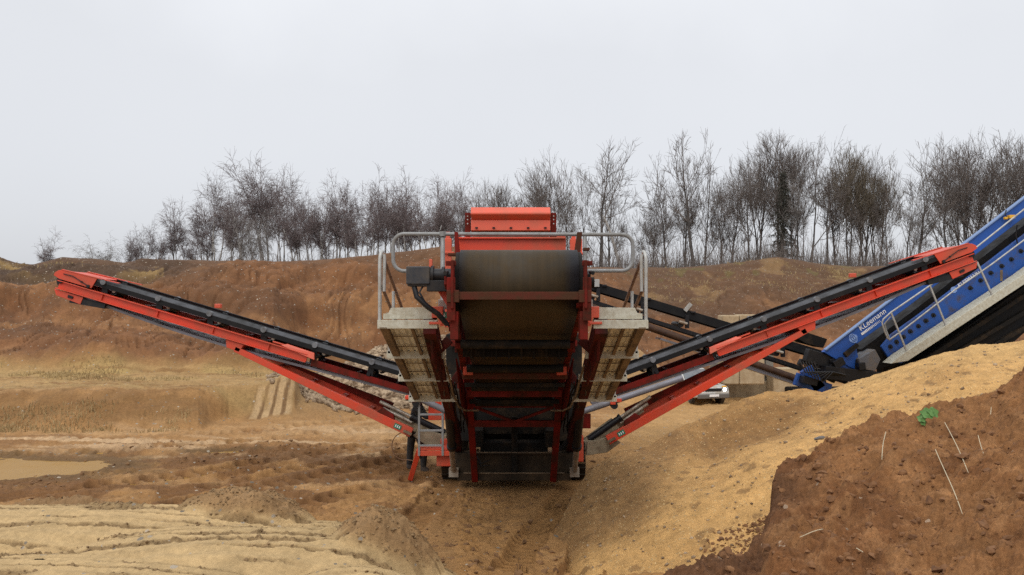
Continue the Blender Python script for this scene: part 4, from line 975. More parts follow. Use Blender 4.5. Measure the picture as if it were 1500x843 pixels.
# access ladder and fold-down step on the person's side
b = MB()
for px in (614,648.5): b.bar(W(px,582,14.9), W(px,668,14.9), .042, .042, (0,1,0))
ld = MP('access_ladder', b, RAILG, bevel=.004)
for py in (607.5,631,653): MP('rung', MB().box((W(614,py,14.9)+W(648.5,py,14.9))/2, (.45,.05,.035)), RAILG, ld, .004)
b = MB().box((W(612,657,15)+W(662,657,15))/2+Vector((0,.1,0)), (.66,.40,.045)).box((W(612,663,15)+W(662,663,15))/2+Vector((0,-.09,0)), (.66,.03,.10))
stp = MP('fold_down_step', b, RED, ld, .006)
b = MB().bar(W(614,660,15.05), Vector((W(601,703,15.4).x,15.4,.02)), .10,.06,(0,1,0)); MP('step_leg', b, RED, ld, .006)
MP('step_box', MB().box((W(640,665,15)+W(660,683,15))/2+Vector((0,.12,0)), (.28,.25,.25)), RED, ld, .01)
MP('step_joint', MB().bar(W(615,665,15.0),W(617,672,15.0),.05,.05,(0,1,0)), BLACKM, ld)
b = MB().tube([W(594,632,15.6)]+[W(592+18*math.cos(a)-0,654+20*math.sin(a),15.6) for a in np.linspace(-1.9,-4.9,18)]+[W(612,676,15.6)], .009, 6)
MP('hanging_cable', b, RUSTY, label='thin brown cable hanging in a loop')
MP('pivot_mount', MB().box(W(848,655,15.4),(.14,.5,.5)).box(W(652,655,15.6),(.14,.5,.4)), RED, chs, .01)

# ------------------------------------------------------------------ the blue plant
OB = Vector((W(1400,0,18).x, 19.2, -.1))
plant = empty('blue_crushing_plant', OB, 'blue crushing plant with inclined side and white lettering behind the sand heap', 'crushing plant')
def BP(name, b, m, parent=None, bevel=0., label=None):
    o = b.build(name, m, parent or plant, OB, bevel)
    if label: o['label'] = label
    return o
def pp(pts, Y): return [W(a, b_, Y) for a, b_ in pts]
YB, YR = 18.0, 20.3
SL = math.atan2(514-290, 1500-1209)
bd = Vector((math.cos(SL),0,math.sin(SL))); bn = Vector((-math.sin(SL),0,math.cos(SL)))
up_poly = [(1206,516),(1309,438),(1500,291),(1700,137),(1700,174),(1500,319),(1330,450),(1254,505),(1258,528),(1262,545),(1244,538)]
for Y, dp in ((YB,.16),(YR,.16)):
    t = BP('upper_beam', MB().prism(pp(up_poly, Y), (0,dp,0)), BLUE, bevel=.015)
    BP('beam_edge', MB().bar(W(1208,513,Y+.04), W(1500,289.5,Y+.04), .16,.025, bn).bar(W(1500,289.5,Y+.04), W(1700,135.5,Y+.04), .16,.025, bn), mat('pale_beam_edge',(.16,.24,.42),.6), t)  # pale blue strip along the top edge of the beam
lo_poly = [(1291,508),(1306,490),(1345,462),(1500,344),(1700,192),(1700,258),(1500,407),(1320,533),(1304,528)]
for Y, dp in ((YB+.05,.08),(YR+.02,.08)):
    lp_ = BP('lower_panel', MB().prism(pp(lo_poly, Y), (0,dp,0)), BLUED, bevel=.01)
    if Y > 19: continue
    hb = MB()
    for hx, hy in ((1304,508),(1313,501),(1323,494),(1333,485.5),(1345,478),(1356,470),(1367,462),(1451,400),(1467,390),(1481,380),(1495,368),(1436,411),(1421,422)):
        c = W(hx,hy,YB+.05); hb.cyl(c+Vector((0,.02,0)), c-Vector((0,.012,0)), .052, 16).cyl(c+Vector((.02,0,-.01)), c+Vector((.02,-.05,-.01)), .028, 10)
    BP('bolt_hole', hb, BLACKM, lp_)
    BP('rust_streak', MB().box((W(1467,404,YB+.046)),(.06,.006,.26)).box(W(1409,455,YB+.046),(.04,.006,.12)), BROWNM, lp_)
# dark body between the sides
BP('screen_deck', MB().prism(pp([(1268,545),(1262,512),(1345,450),(1500,330),(1700,176),(1700,240),(1500,395),(1320,532)], YB+.25), (0,YR-YB-.4,0)), PITCH)
BP('under_carriage', MB().prism(pp([(1335,537),(1500,420),(1700,275),(1700,330),(1520,470),(1420,560),(1340,580)], YB+.30), (0,1.8,0)), PITCH)
ub = MB()
for k, (a, c) in enumerate((((1345,533),(1520,420)),((1352,545),(1530,440)),((1380,548),(1540,458)))):
    ub.bar(W(*a,YB+.15+.04*k), W(*c,YB+.15+.04*k), .12,.10, bn)
BP('return_frame', ub, DARKM, bevel=.01)
gb = MB().prism(pp([(1305,533),(1318,522),(1500,402),(1700,255),(1700,271),(1500,417),(1330,529)], YB-.42), (0,.42,0))
gr_ = BP('walkway_beam', gb, GALVDUST, bevel=.008, label='pale grey walkway beam along the foot of the blue side')
hr = MB()
Yh = YB-.38
for a, c in (((1305,458),(1329,517)),((1362,419),(1386,478)),((1431,384),(1453,432)),((1516,300),(1545,368))):
    hr.bar(W(*a,Yh), W(*c,Yh), .035,.035,(0,1,0))
hr.tube([W(p[0],p[1],Yh) for p in ((1301,497),(1296,486),(1292,473),(1294,468),(1305,458),(1362,419),(1431,362),(1500,307),(1600,230))], .020, 8)
hr.tube([W(p[0],p[1],Yh) for p in ((1299,495),(1303,498),(1320,486),(1400,424),(1452,388),(1500,352),(1600,277))], .018, 8)
hr.tube([W(p[0],p[1],Yh+.06) for p in ((1303,496),(1298,484),(1296,474),(1305,464))], .014, 8)
BP('guard_rail', hr, GALV, gr_)
# lettering and emblem
def Mtext(c, tilt): 
    X_ = Vector((math.cos(tilt),0,math.sin(tilt))); Yv = Vector((-math.sin(tilt),0,math.cos(tilt)))
    return Matrix(((X_.x,Yv.x,0,c.x),(0,0,-1,c.y),(X_.z,Yv.z,0,c.z),(0,0,0,1)))
tl = math.atan2(489-468, 1289-1260)
upb = [o for o in plant.children if o.name.startswith('upper_beam')][0]
text_mesh('lettering', 'KLeemann', .175, Mtext(W(1260.5,485.5,YB-.006), tl), WHITE, upb, OB, shear=.12, offset=.0)
b = MB(); tv = Vector((math.cos(tl),0,math.sin(tl))); tn = Vector((-math.sin(tl),0,math.cos(tl)))
for k in range(15):
    w = .052-.0028*k; c = W(1263,491.5,YB-.006)+tv*(k*.0375); b.hexa([c+tv*u_+tn*v_+Vector((0,y_,0)) for v_ in (0,.055) for u_, y_ in ((0,0),(w*.62,0),(w*.62,.004),(0,.004))])
BP('stripe_logo', b, WHITE, upb)
def emblem(c, r, parent):
    b = MB(); n = 28
    for k in range(n):
        a0, a1 = 2*math.pi*k/n, 2*math.pi*(k+1)/n
        b.hexa([c+tv*(q*math.cos(a))*.85+tn*(q*math.sin(a))*1.1+Vector((0,y_,0)) for y_ in (0,.005) for q, a in ((r,a0),(r,a1),(r*.82,a1),(r*.82,a0))])
    for t_ in (-.45,0,.45): b.bar(c+tv*(t_*r)-tn*r*.85, c+tv*(t_*r)+tn*r*.85, .012,.008,(0,1,0))
    for t_ in (-.6,.6): b.bar(c+tn*(t_*r)-tv*r*.6, c+tn*(t_*r)+tv*r*.6, .012,.008,(0,1,0))
    b.bar(c-tv*r*.95, c+tv*r*.95, .07,.008,(0,1,0))
    BP('globe_emblem', b, EMBLEM, parent)
emblem(W(1250,496,YB-.006), .105, upb)
lpn = [o for o in plant.children if o.name.startswith('lower_panel')][0]
text_mesh('lettering', 'KLEEMANN', .115, Mtext(W(1404.5,421.5,YB+.042), SL-.08), WHITE, lpn, OB, shear=.1, offset=.0)
c = W(1397,425,YB+.042); b = MB(); b.cyl(c, c-Vector((0,.006,0)), .075, 24); BP('round_emblem', b, EMBLEM, lpn)
b = MB().box(W(1481,318,YB-.1),(.13,.12,.08)).box(W(1473,320,YB-.1),(.06,.08,.06)); BP('amber_lamp', b, LAMPC, bevel=.01)
BP('lamp_wire', MB().tube([W(1474,308,YB-.05),W(1472,314,YB-.1),W(1476,319,YB-.12)],.012,6), BLACKM)
BP('hanging_chain', MB().tube([W(1490,330,YB-.05),W(1488,345,YB-.02),W(1491,360,YB)],.015,6), BLACKM)
# foot of the plant: hoppers, hydraulics and the crawlers hidden behind the sand
BP('hopper_plate', MB().prism(pp([(1258,526),(1282,512),(1290,527),(1282,544),(1262,541)], YB-.15), (0,.5,0)), GREYPLATE, bevel=.01)
BP('deflector', MB().prism(pp([(1237,518),(1256,503),(1259,507),(1241,524)], YB-.1), (0,.6,0)), DARKM, bevel=.006)
rg = random.Random(9); b = MB(); bl = MB()
for k in range(26):
    c = W(rg.uniform(1172,1285), rg.uniform(528,566), YB-.1+rg.uniform(0,.8)); b.box(c, (rg.uniform(.1,.4),rg.uniform(.1,.4),rg.uniform(.06,.25)), Matrix.Rotation(rg.uniform(-.6,.6),3,'Y'))
b.bar(W(1205,545,YB), W(1300,556,YB),.3,.3).bar(W(1180,520,YB+.2),W(1270,548,YB+.2),.25,.3)
BP('hydraulic_block', b, BLACKM, bevel=.01)
for a, c in (((1165,555),(1215,572)),((1215,535),(1255,545)),((1180,540),(1200,570))): bl.bar(W(*a,YB+.1),W(*c,YB+.1),.3,.14,(0,1,0))
BP('blue_bracket', bl, BLUED, bevel=.01)
h = MB()
for k in range(6): h.tube([W(1172+4*k,530,YB-.2),W(1180+5*k,546+3*k,YB-.3),W(1200+4*k,545,YB-.3),W(1215+5*k,550,YB-.15)], .018, 6)
BP('hydraulic_hose', h, RUBBER)
b = MB()
for y in (18.6,20.6): b.box((W(1420,0,18).x,y,.25),(6.5,.45,.8))
b.box((W(1420,0,18).x,19.5,1.0),(7,1.7,.8)); BP('crawler_base', b, DARKM, bevel=.05)
# its black discharge conveyor, running up to the left behind the red machine
YD = 20.2
ca, cb = W(860,410,YD), W(1235,523,YD); cd = (cb-ca).normalized(); cn = Vector((-cd.z,0,cd.x)); cl = (cb-ca).length
k_ = lambda a, h, w=0.: ca+cd*a+cn*h+Vector((0,w,0))
b = MB()
for w in (0,.8): b.hexa([k_(.1,-.22,w),k_(cl,-.22,w),k_(cl,-.22,w+.02),k_(.1,-.22,w+.02),k_(.1,.0,w),k_(cl,.0,w),k_(cl,.0,w+.02),k_(.1,.0,w+.02)])
dc = BP('discharge_conveyor', b, SKIRT, bevel=.004, label='black discharge conveyor sloping up behind the red machine')
b = MB()
for w in (.0,.8): b.bar(k_(0,-.50,w), k_(cl+.3,-.62,w), .06,.10, cn)
BP('frame_tube', b, BLACKM, dc, .006)
b = MB()
for w in (.0,.8): b.cyl(k_(-.1,-.62,w), k_(cl+.3,-.95,w), .085, 12)
BP('lower_chord', b, mat('dark_rusty_tube', (.045,.022,.015), .7, col2=(.09,.05,.03), scale=4), dc)
for px in (880,945,1010,1068,1150,1215):
    a = (W(px,0,YD).x-ca.x)/cd.x
    BP('idler_stand', MB().box(k_(a+.02,-.30,-.02),(.10,.08,.34)).cyl(k_(a-.12,-.42,-.05),k_(a-.12,-.42,.85),.075,12).box(k_(a+.1,-.02,-.03),(.12,.05,.05)), BLACKM, dc, .005)
    BP('roller_cap', MB().cyl(k_(a-.2,-.36,-.09),k_(a+.02,-.36,-.09),.04,10), CHROME, dc)
BP('pale_bracket', MB().bar(k_(2.78,.18,-.04),k_(2.68,-.05,-.04),.10,.03,(0,1,0)).box(k_(.25,-.02,-.05),(.16,.06,.20)), GALV, dc, .004)
b = MB().prism([W(p[0],p[1],YD+.1) for p in ((1150,486),(1172,484),(1212,497),(1206,510),(1180,503))], (0,.7,0))
BP('end_hood', b, DARKM, dc, .006)
BP('conveyor_belt', MB().hexa([k_(0,-.12,.05),k_(cl,-.12,.05),k_(cl,-.12,.77),k_(0,-.12,.77),k_(0,-.10,.05),k_(cl,-.10,.05),k_(cl,-.10,.77),k_(0,-.10,.77)]), RUBBER, dc)
b = MB().hexa([k_(2.3,-.95,.0),k_(cl+.5,-1.10,.0),k_(cl+.5,-1.10,.8),k_(2.3,-.95,.8),k_(2.3,-.90,.0),k_(cl+.5,-.95,.0),k_(cl+.5,-.95,.8),k_(2.3,-.90,.8)])
BP('return_belt', b, BELTGREY, dc)

# ------------------------------------------------------------------ container, blocks
def box_thing(name, m, x0, x1, y0, y1, z0, z1, label, cat, group=None, bevel=.03, rz=0.):
    c = Vector(((x0+x1)/2,(y0+y1)/2,z0)); b = MB().box((0,0,(z1-z0)/2),(x1-x0,y1-y0,z1-z0))
    o = b.build(name, m, None, (0,0,0), bevel); o.location = c; o.rotation_euler.z = rz
    return tag(o, label, cat, group)
yk = 40.; a, c = W(1056,520,yk), W(1133,570,yk); zg = float(gz(a.x+1, yk))
ct = empty('site_container', ((a.x+c.x)/2, yk+1, zg), 'grey steel site container behind the right conveyor', 'container')
def CT(name, b, m, bevel=0.): return b.build(name, m, ct, ct.location, bevel)
CT('body', MB().box(((a.x+c.x)/2,yk+1.1,(a.z+c.z)/2+.15),(c.x-a.x,2.2,a.z-c.z-.3)), CONCG, .02)
CT('skirting', MB().box(((a.x+c.x)/2,yk+1.08,(c.z+.4+zg-.3)/2),(c.x-a.x+.06,2.3,c.z+.4-zg+.3)), TANSTRIP, .02)
CT('door_seam', MB().box((W(1091,0,yk).x,yk-.006,(a.z+c.z)/2+.1),(.05,.03,1.05)).box((W(1121,0,yk).x,yk-.006,(a.z+c.z)/2+.1),(.03,.03,1.05)), BLACKM)
CT('yellow_mark', MB().box((W(1090,543,yk).x-.03,yk-.02,W(0,543,yk).z),(.06,.03,.3)), LAMPC)
yk = 39.0; a, c = W(1132,540,yk), W(1169,588,yk)
box_thing('concrete_block', CONC, a.x, c.x, yk, yk+.9, c.z-.15, a.z, 'tan concrete block standing beside the grey container', 'concrete block', bevel=.04, rz=.05)
yk = 38.
for (p0,p1,q0,q1,lb) in ((1059,1083,462,472,'pale tan slab lying flat beside the long slab on the bank'),(1083.5,1120,461,472,'long pale tan slab lying on the sand bank beyond the conveyor')):
    a, c = W(p0,q0,yk), W(p1,q1,yk); zb = max(float(gz((a.x+c.x)/2, yk+.3)), 0)
    box_thing('concrete_slab', CONC, a.x, c.x, yk, yk+1.0, min(zb,c.z)-.25, a.z, lb, 'concrete slab', bevel=.06, rz=.02)

# ------------------------------------------------------------------ car with its lamps on
yk = 37.; cx_ = W(1024,0,yk).x; zg = float(gz(cx_, yk))
car = empty('parked_car', (cx_, yk+1.6, zg), 'muddy silver off-road car with headlights on beneath the right conveyor', 'car', rz=R(-90+16))
def CP(name, b, m, parent=None, bevel=0.):      # local axes: x forward, y left
    o = b.build(name, m, parent or car, (0,0,0), bevel); return o
prof = [(-2.1,.45),(-2.1,.95),(-2.0,1.0),(-2.0,1.0),(.75,1.02),(1.75,.94),(2.02,.86),(2.10,.62),(2.10,.42),(1.75,.36),(-1.8,.36)]
b = MB().prism([(x,-.86,z) for x, z in prof], (0,1.72,0)); body = CP('body', b, SILVER, bevel=.06)
b = MB(); t = [(-2.0,1.0),(-1.75,1.60),(.10,1.64),(.85,1.0)]
vs = [(x,sy*(.84 if z < 1.1 else .66),z) for sy in (-1,1) for x, z in t]
b.add(vs, [(3,2,1,0),(4,5,6,7),(0,1,5,4),(1,2,6,5),(2,3,7,6)]); CP('cabin', b, SILVER, bevel=.05)
b = MB().add([(.84,-.76,1.04),(.84,.76,1.04),(.17,.62,1.585),(.17,-.62,1.585),(.80,-.76,1.03),(.80,.76,1.03),(.13,.62,1.57),(.13,-.62,1.57)], [(0,1,2,3),(7,6,5,4),(0,4,5,1),(1,5,6,2),(2,6,7,3),(3,7,4,0)])
for v in range(4): x, y, z = b.v[v]; b.v[v] = (x+.035, y, z+.02)
CP('windscreen', b, GLASS)
for sy in (-1,1):
    b = MB().add([(x_, sy*y_+o_*sy, z_) for o_ in (.012,-.03) for x_, y_, z_ in ((-1.7,.80,1.1),(.62,.80,1.1),(.05,.685,1.55),(-1.55,.685,1.55))], [(0,1,2,3),(7,6,5,4),(0,4,5,1),(1,5,6,2),(2,6,7,3),(3,7,4,0)])
    CP('side_window', b, GLASS)
    CP('wing_mirror', MB().box((.62,sy*.98,1.12),(.10,.18,.14)), BLACKM, bevel=.03)
    hl = CP('headlight', MB().box((2.03,sy*.62,.76),(.14,.30,.17)), GLASS, bevel=.03)
    CP('lamp', MB().cyl((2.085,sy*.60,.76),(2.115,sy*.60,.76),.095,16), HEADLAMP, hl)
    CP('indicator', MB().box((2.06,sy*.60,.91),(.06,.22,.06)), LAMPC, hl)
    for x in (-1.3,1.32):
        wl = CP('wheel', MB().cyl((x,sy*.70,.34),(x,sy*.90,.34),.34,28), TYRE, bevel=.03)
        CP('rim', MB().cyl((x,sy*.895,.34),(x,sy*.915,.34),.20,20), GREYPLATE, wl)
b = MB().box((2.09,0,.46),(.16,1.66,.22)); bmp = CP('bumper', b, mat('grey_bumper',(.12,.11,.10),.7), bevel=.04)
CP('number_plate', MB().box((2.18,0,.50),(.02,.50,.11)), WHITE, bmp)
CP('grille', MB().box((2.07,0,.76),(.08,.86,.13)).box((2.115,0,.76),(.01,.5,.03)), BLACKM)
CP('bonnet_line', MB().box((1.2,0,1.005),(.9,1.2,.02)), SILVER, bevel=.01)

# ------------------------------------------------------------------ the person behind the ladder
pxp, pyp = W(607,0,16.35).x, 16.35; zp = float(gz(pxp, pyp))
per = empty('person', (pxp, pyp, zp), 'person in dark jacket and work trousers reaching into the red machine', 'person')
def skinned(name, verts, edges, rad, m, parent, root=0, lv=2):
    me = bpy.data.meshes.new(name); me.from_pydata(verts, edges, []); o = bpy.data.objects.new(name, me); COL.objects.link(o); o.parent = parent
    md = o.modifiers.new('skin', 'SKIN'); md.use_smooth_shade = True
    sv = me.skin_vertices[0].data
    for i, r in enumerate(rad): sv[i].radius = r if isinstance(r, tuple) else (r, r)
    sv[root].use_root = True
    s = o.modifiers.new('smooth', 'SUBSURF'); s.levels = lv; s.render_levels = lv
    me.materials.append(m); return o
# leaning a little towards the machine, right arm out, feet apart; local x is to the machine
J = {'pel':(0,0,.95),'waist':(.02,0,1.10),'chest':(.08,-.02,1.34),'neck':(.13,-.03,1.50),'head':(.18,-.05,1.63),'crown':(.20,-.05,1.74),
 'sl':(.05,.20,1.42),'el':(.20,.26,1.16),'wl':(.44,.16,1.20),'hl':(.53,.13,1.22),
 'sr':(.09,-.20,1.42),'er':(.28,-.28,1.20),'wr':(.50,-.18,1.25),'hr':(.59,-.15,1.26),
 'hil':(-.05,.11,.90),'kl':(-.10,.14,.50),'al':(-.13,.16,.10),'tl':(-.02,.17,.05),
 'hir':(.07,-.10,.90),'kr':(.22,-.12,.50),'ar':(.20,-.10,.10),'tr':(.33,-.12,.05)}
nm = list(J); ix = {k: i for i, k in enumerate(nm)}
E = [(ix[a], ix[b_]) for a, b_ in (('pel','waist'),('waist','chest'),('chest','neck'),('neck','head'),('head','crown'),('chest','sl'),('sl','el'),('el','wl'),('wl','hl'),('chest','sr'),('sr','er'),('er','wr'),('wr','hr'),('pel','hil'),('hil','kl'),('kl','al'),('al','tl'),('pel','hir'),('hir','kr'),('kr','ar'),('ar','tr'))]
RD = dict(pel=.13,waist=.12,chest=.14,neck=.055,head=.095,crown=.07,sl=.065,el=.048,wl=.032,hl=.04,sr=.065,er=.048,wr=.032,hr=.04,hil=.085,kl=.062,al=.045,tl=.035,hir=.085,kr=.062,ar=.045,tr=.035)
skinned('body', [J[k] for k in nm], E, [RD[k] for k in nm], SKIN, per)
def sub(names, links, scale, name, m, ends=None):
    v = [J[k] for k in names]; ii = {k: i for i, k in enumerate(names)}
    return skinned(name, v, [(ii[a], ii[b_]) for a, b_ in links], [RD[k]*scale+.018 for k in names], m, per)
sub(['pel','waist','chest','sl','el','wl','sr','er','wr'], [('pel','waist'),('waist','chest'),('chest','sl'),('sl','el'),('el','wl'),('chest','sr'),('sr','er'),('er','wr')], 1.08, 'jacket', JACKET)
sub(['pel','hil','kl','al','hir','kr','ar'], [('pel','hil'),('hil','kl'),('kl','al'),('pel','hir'),('hir','kr'),('kr','ar')], 1.05, 'trousers', TROUSER)
for s_ in ('l','r'):
    a, t = Vector(J['a'+s_]), Vector(J['t'+s_]); h_ = a+(a-t).normalized()*.07-Vector((0,0,.05))
    skinned('boot', [tuple(a+Vector((0,0,.10))), tuple(a-Vector((0,0,.03))), tuple(t+Vector((0,0,0))), tuple(h_)], [(0,1),(1,2),(1,3)], [.062,.062,(.05,.045),(.045,.045)], BOOT, per, 1)
skinned('knit_cap', [(.175,-.05,1.66),(.20,-.05,1.735),(.21,-.05,1.775)], [(0,1),(1,2)], [.105,.095,.05], JACKET, per)
for s_ in (-1,1):          # five fingers on each hand, closing on a lever
    hv = Vector(J['hl' if s_ > 0 else 'hr']); dv = (hv-Vector(J['wl' if s_ > 0 else 'wr'])).normalized(); sd = dv.cross(Vector((0,0,1))).normalized()
    vs, es = [], []; 
    for i in range(5):
        o_ = len(vs); base = hv+sd*(i-2)*.02; ln = (.05,.075,.082,.076,.06)[i]
        vs += [tuple(base), tuple(base+dv*ln*.6+Vector((0,0,.004))), tuple(base+dv*ln*.8+Vector((0,0,-.035)))]; es += [(o_,o_+1),(o_+1,o_+2)]
    me_r = [.010,.009,.008]*5
    for i in range(4): es.append((3*i, 3*i+3))
    skinned('fingers', vs, es, me_r, SKIN, per, 6, 1)

# ------------------------------------------------------------------ the little plant, straws and leaves on the soil
def soilpt(px, py, lift=.0):
    for y in np.arange(4.2, 8.3, .004):                           # first surface along the line of sight from eye height
        p = W(px, py, float(y)); u, Yr, Z2 = TH
        if look(TH, p.x, p.y) >= p.z: return Vector((p.x, p.y, p.z+lift))
    return W(px, py, 7.0)
pb = soilpt(1352, 618)
pl = empty('seedling', pb, 'small bright green leafy seedling on the edge of the topsoil', 'plant')
def leaf(c, r, nrm, lobes=5):
    nrm = Vector(nrm).normalized(); a = nrm.orthogonal().normalized(); bq = nrm.cross(a); b = MB(); n = 40
    ring = [c+a*(r*(1+.13*math.cos(lobes*t))*math.cos(t))+bq*(r*(1+.13*math.cos(lobes*t))*math.sin(t))+nrm*(.12*r*math.cos(2*t)) for t in [2*math.pi*k/n for k in range(n)]]
    inner = [c+(p-c)*.5+nrm*.06*r for p in ring]
    vs = [c-nrm*.08*r]+inner+ring
    fs = [(0,1+k,1+(k+1)%n) for k in range(n)]+[(1+k,1+n+k,1+n+(k+1)%n,1+(k+1)%n) for k in range(n)]
    b.add(vs, fs, True); return b
for px, py, r, nn in ((1367,604.5,.046,(.1,-.8,.55)),(1358,606,.050,(-.15,-.75,.6)),(1350,613,.034,(-.3,-.8,.5)),(1352,619,.028,(.1,-.9,.4))):
    yy = pb.y-.03; c = W(px, py, yy)
    lf = leaf(c, r, nn).build('leaf', LEAF, pl, pb)
    MB().tube([pb+Vector((0,.02,-.02)), (pb+c)/2+Vector((0,.01,.01)), c], .003, 6).build('stalk', LEAF, pl, pb)
for pts, lb in (([(1382,624),(1396,650),(1406,672),(1416,698)],'upper of the two long pale straws on the topsoil'),
            ([(1368,664),(1383,700),(1397,727),(1407,759)],'lower of the two long pale straws on the topsoil'),
            ([(1296,637),(1291,655),(1290,678)],'short bent straw left of the long pale straws'),
            ([(1430.5,642),(1434,656),(1438,669)],'short straw right of the long pale straws'),
            ([(1450,599),(1449,610)],'tiny straw sticking up near the crest of the topsoil'),
            ([(1170,793),(1184,787),(1192,783),(1204,781)],'crooked straw lying low at the toe of the topsoil'),
            ([(1252,808),(1262,814)],'tiny straw lying at the bottom of the topsoil')):
    pts = [(float(np.interp(k, np.arange(len(pts)), [q[0] for q in pts])), float(np.interp(k, np.arange(len(pts)), [q[1] for q in pts]))) for k in np.linspace(0, len(pts)-1, 9)]
    P = [soilpt(px, py) for px, py in pts]
    for _ in range(6): P = [P[0]]+[(P[i-1]+P[i]*2+P[i+1])/4 for i in range(1, 8)]+[P[-1]]
    lift = max(float(look(TH, q.x, q.y))-q.z for q in P)+.012
    P = [q+Vector((0,-.02,min(lift,.06))) for q in P]
    tag(MB().tube(P, [.0030]*(len(P)-1)+[.0016], 6).build('dry_straw', STRAW, None, P[0]), lb, 'straw')
p = W(1206,628,0+10.9); zz = float(look(SH, p.x, 11.0))
b = MB().tube([(p.x-.09,11.0,zz+.0),(p.x-.03,10.98,zz+.015),(p.x+.04,11,zz+.015),(p.x+.09,11.02,zz+.0)], [.012,.028,.03,.012], 8)
tag(b.build('dark_stone', GREYPLATE, None, (p.x,11.0,zz)), 'dark grey flat stone lying on the yellow sand', 'stone')

# ------------------------------------------------------------------ bare winter trees
def tubes_np(polys, radii, sides=3):
    """polys: list of (n,k,3) arrays with radii (n,k); returns verts, faces"""
    V, Fq, o = [], [], 0
    for P, Rr in zip(polys, radii):
        n, k, _ = P.shape
        D = np.empty_like(P); D[:,1:-1] = P[:,2:]-P[:,:-2]; D[:,0] = P[:,1]-P[:,0]; D[:,-1] = P[:,-1]-P[:,-2]
        D /= np.linalg.norm(D, axis=2, keepdims=True)+1e-9
        ref = np.where(np.abs(D[...,2:3]) > .9, np.array([1.,0,0]), np.array([0,0,1.]))
        A = np.cross(D, ref); A /= np.linalg.norm(A, axis=2, keepdims=True)+1e-9; B = np.cross(D, A)
        ang = np.arange(sides)*2*np.pi/sides
        R_ = P[:,:,None,:]+Rr[:,:,None,None]*(A[:,:,None,:]*np.cos(ang)[None,None,:,None]+B[:,:,None,:]*np.sin(ang)[None,None,:,None])
        V.append(R_.reshape(-1,3)); idx = np.arange(n*k*sides).reshape(n,k,sides)+o
        q = np.stack([idx[:,:-1], np.roll(idx,-1,2)[:,:-1], np.roll(idx,-1,2)[:,1:], idx[:,1:]], -1).reshape(-1,4); Fq.append(q); o += n*k*sides
    return np.concatenate(V), np.concatenate(Fq)
def np_mesh(name, V, Q, m):
    me = bpy.data.meshes.new(name); V = V.astype(np.float32); Q = Q.astype(np.int32)
    me.vertices.add(len(V)); me.vertices.foreach_set('co', V.ravel()); me.loops.add(Q.size); me.loops.foreach_set('vertex_index', Q.ravel())
    me.polygons.add(len(Q)); me.polygons.foreach_set('loop_start', np.arange(0, Q.size, 4, dtype=np.int32)); me.polygons.foreach_set('use_smooth', np.ones(len(Q), bool))
    me.update(calc_edges=True); me.materials.append(m); return me
def unit(v): return v/(np.linalg.norm(v, axis=-1, keepdims=True)+1e-9)
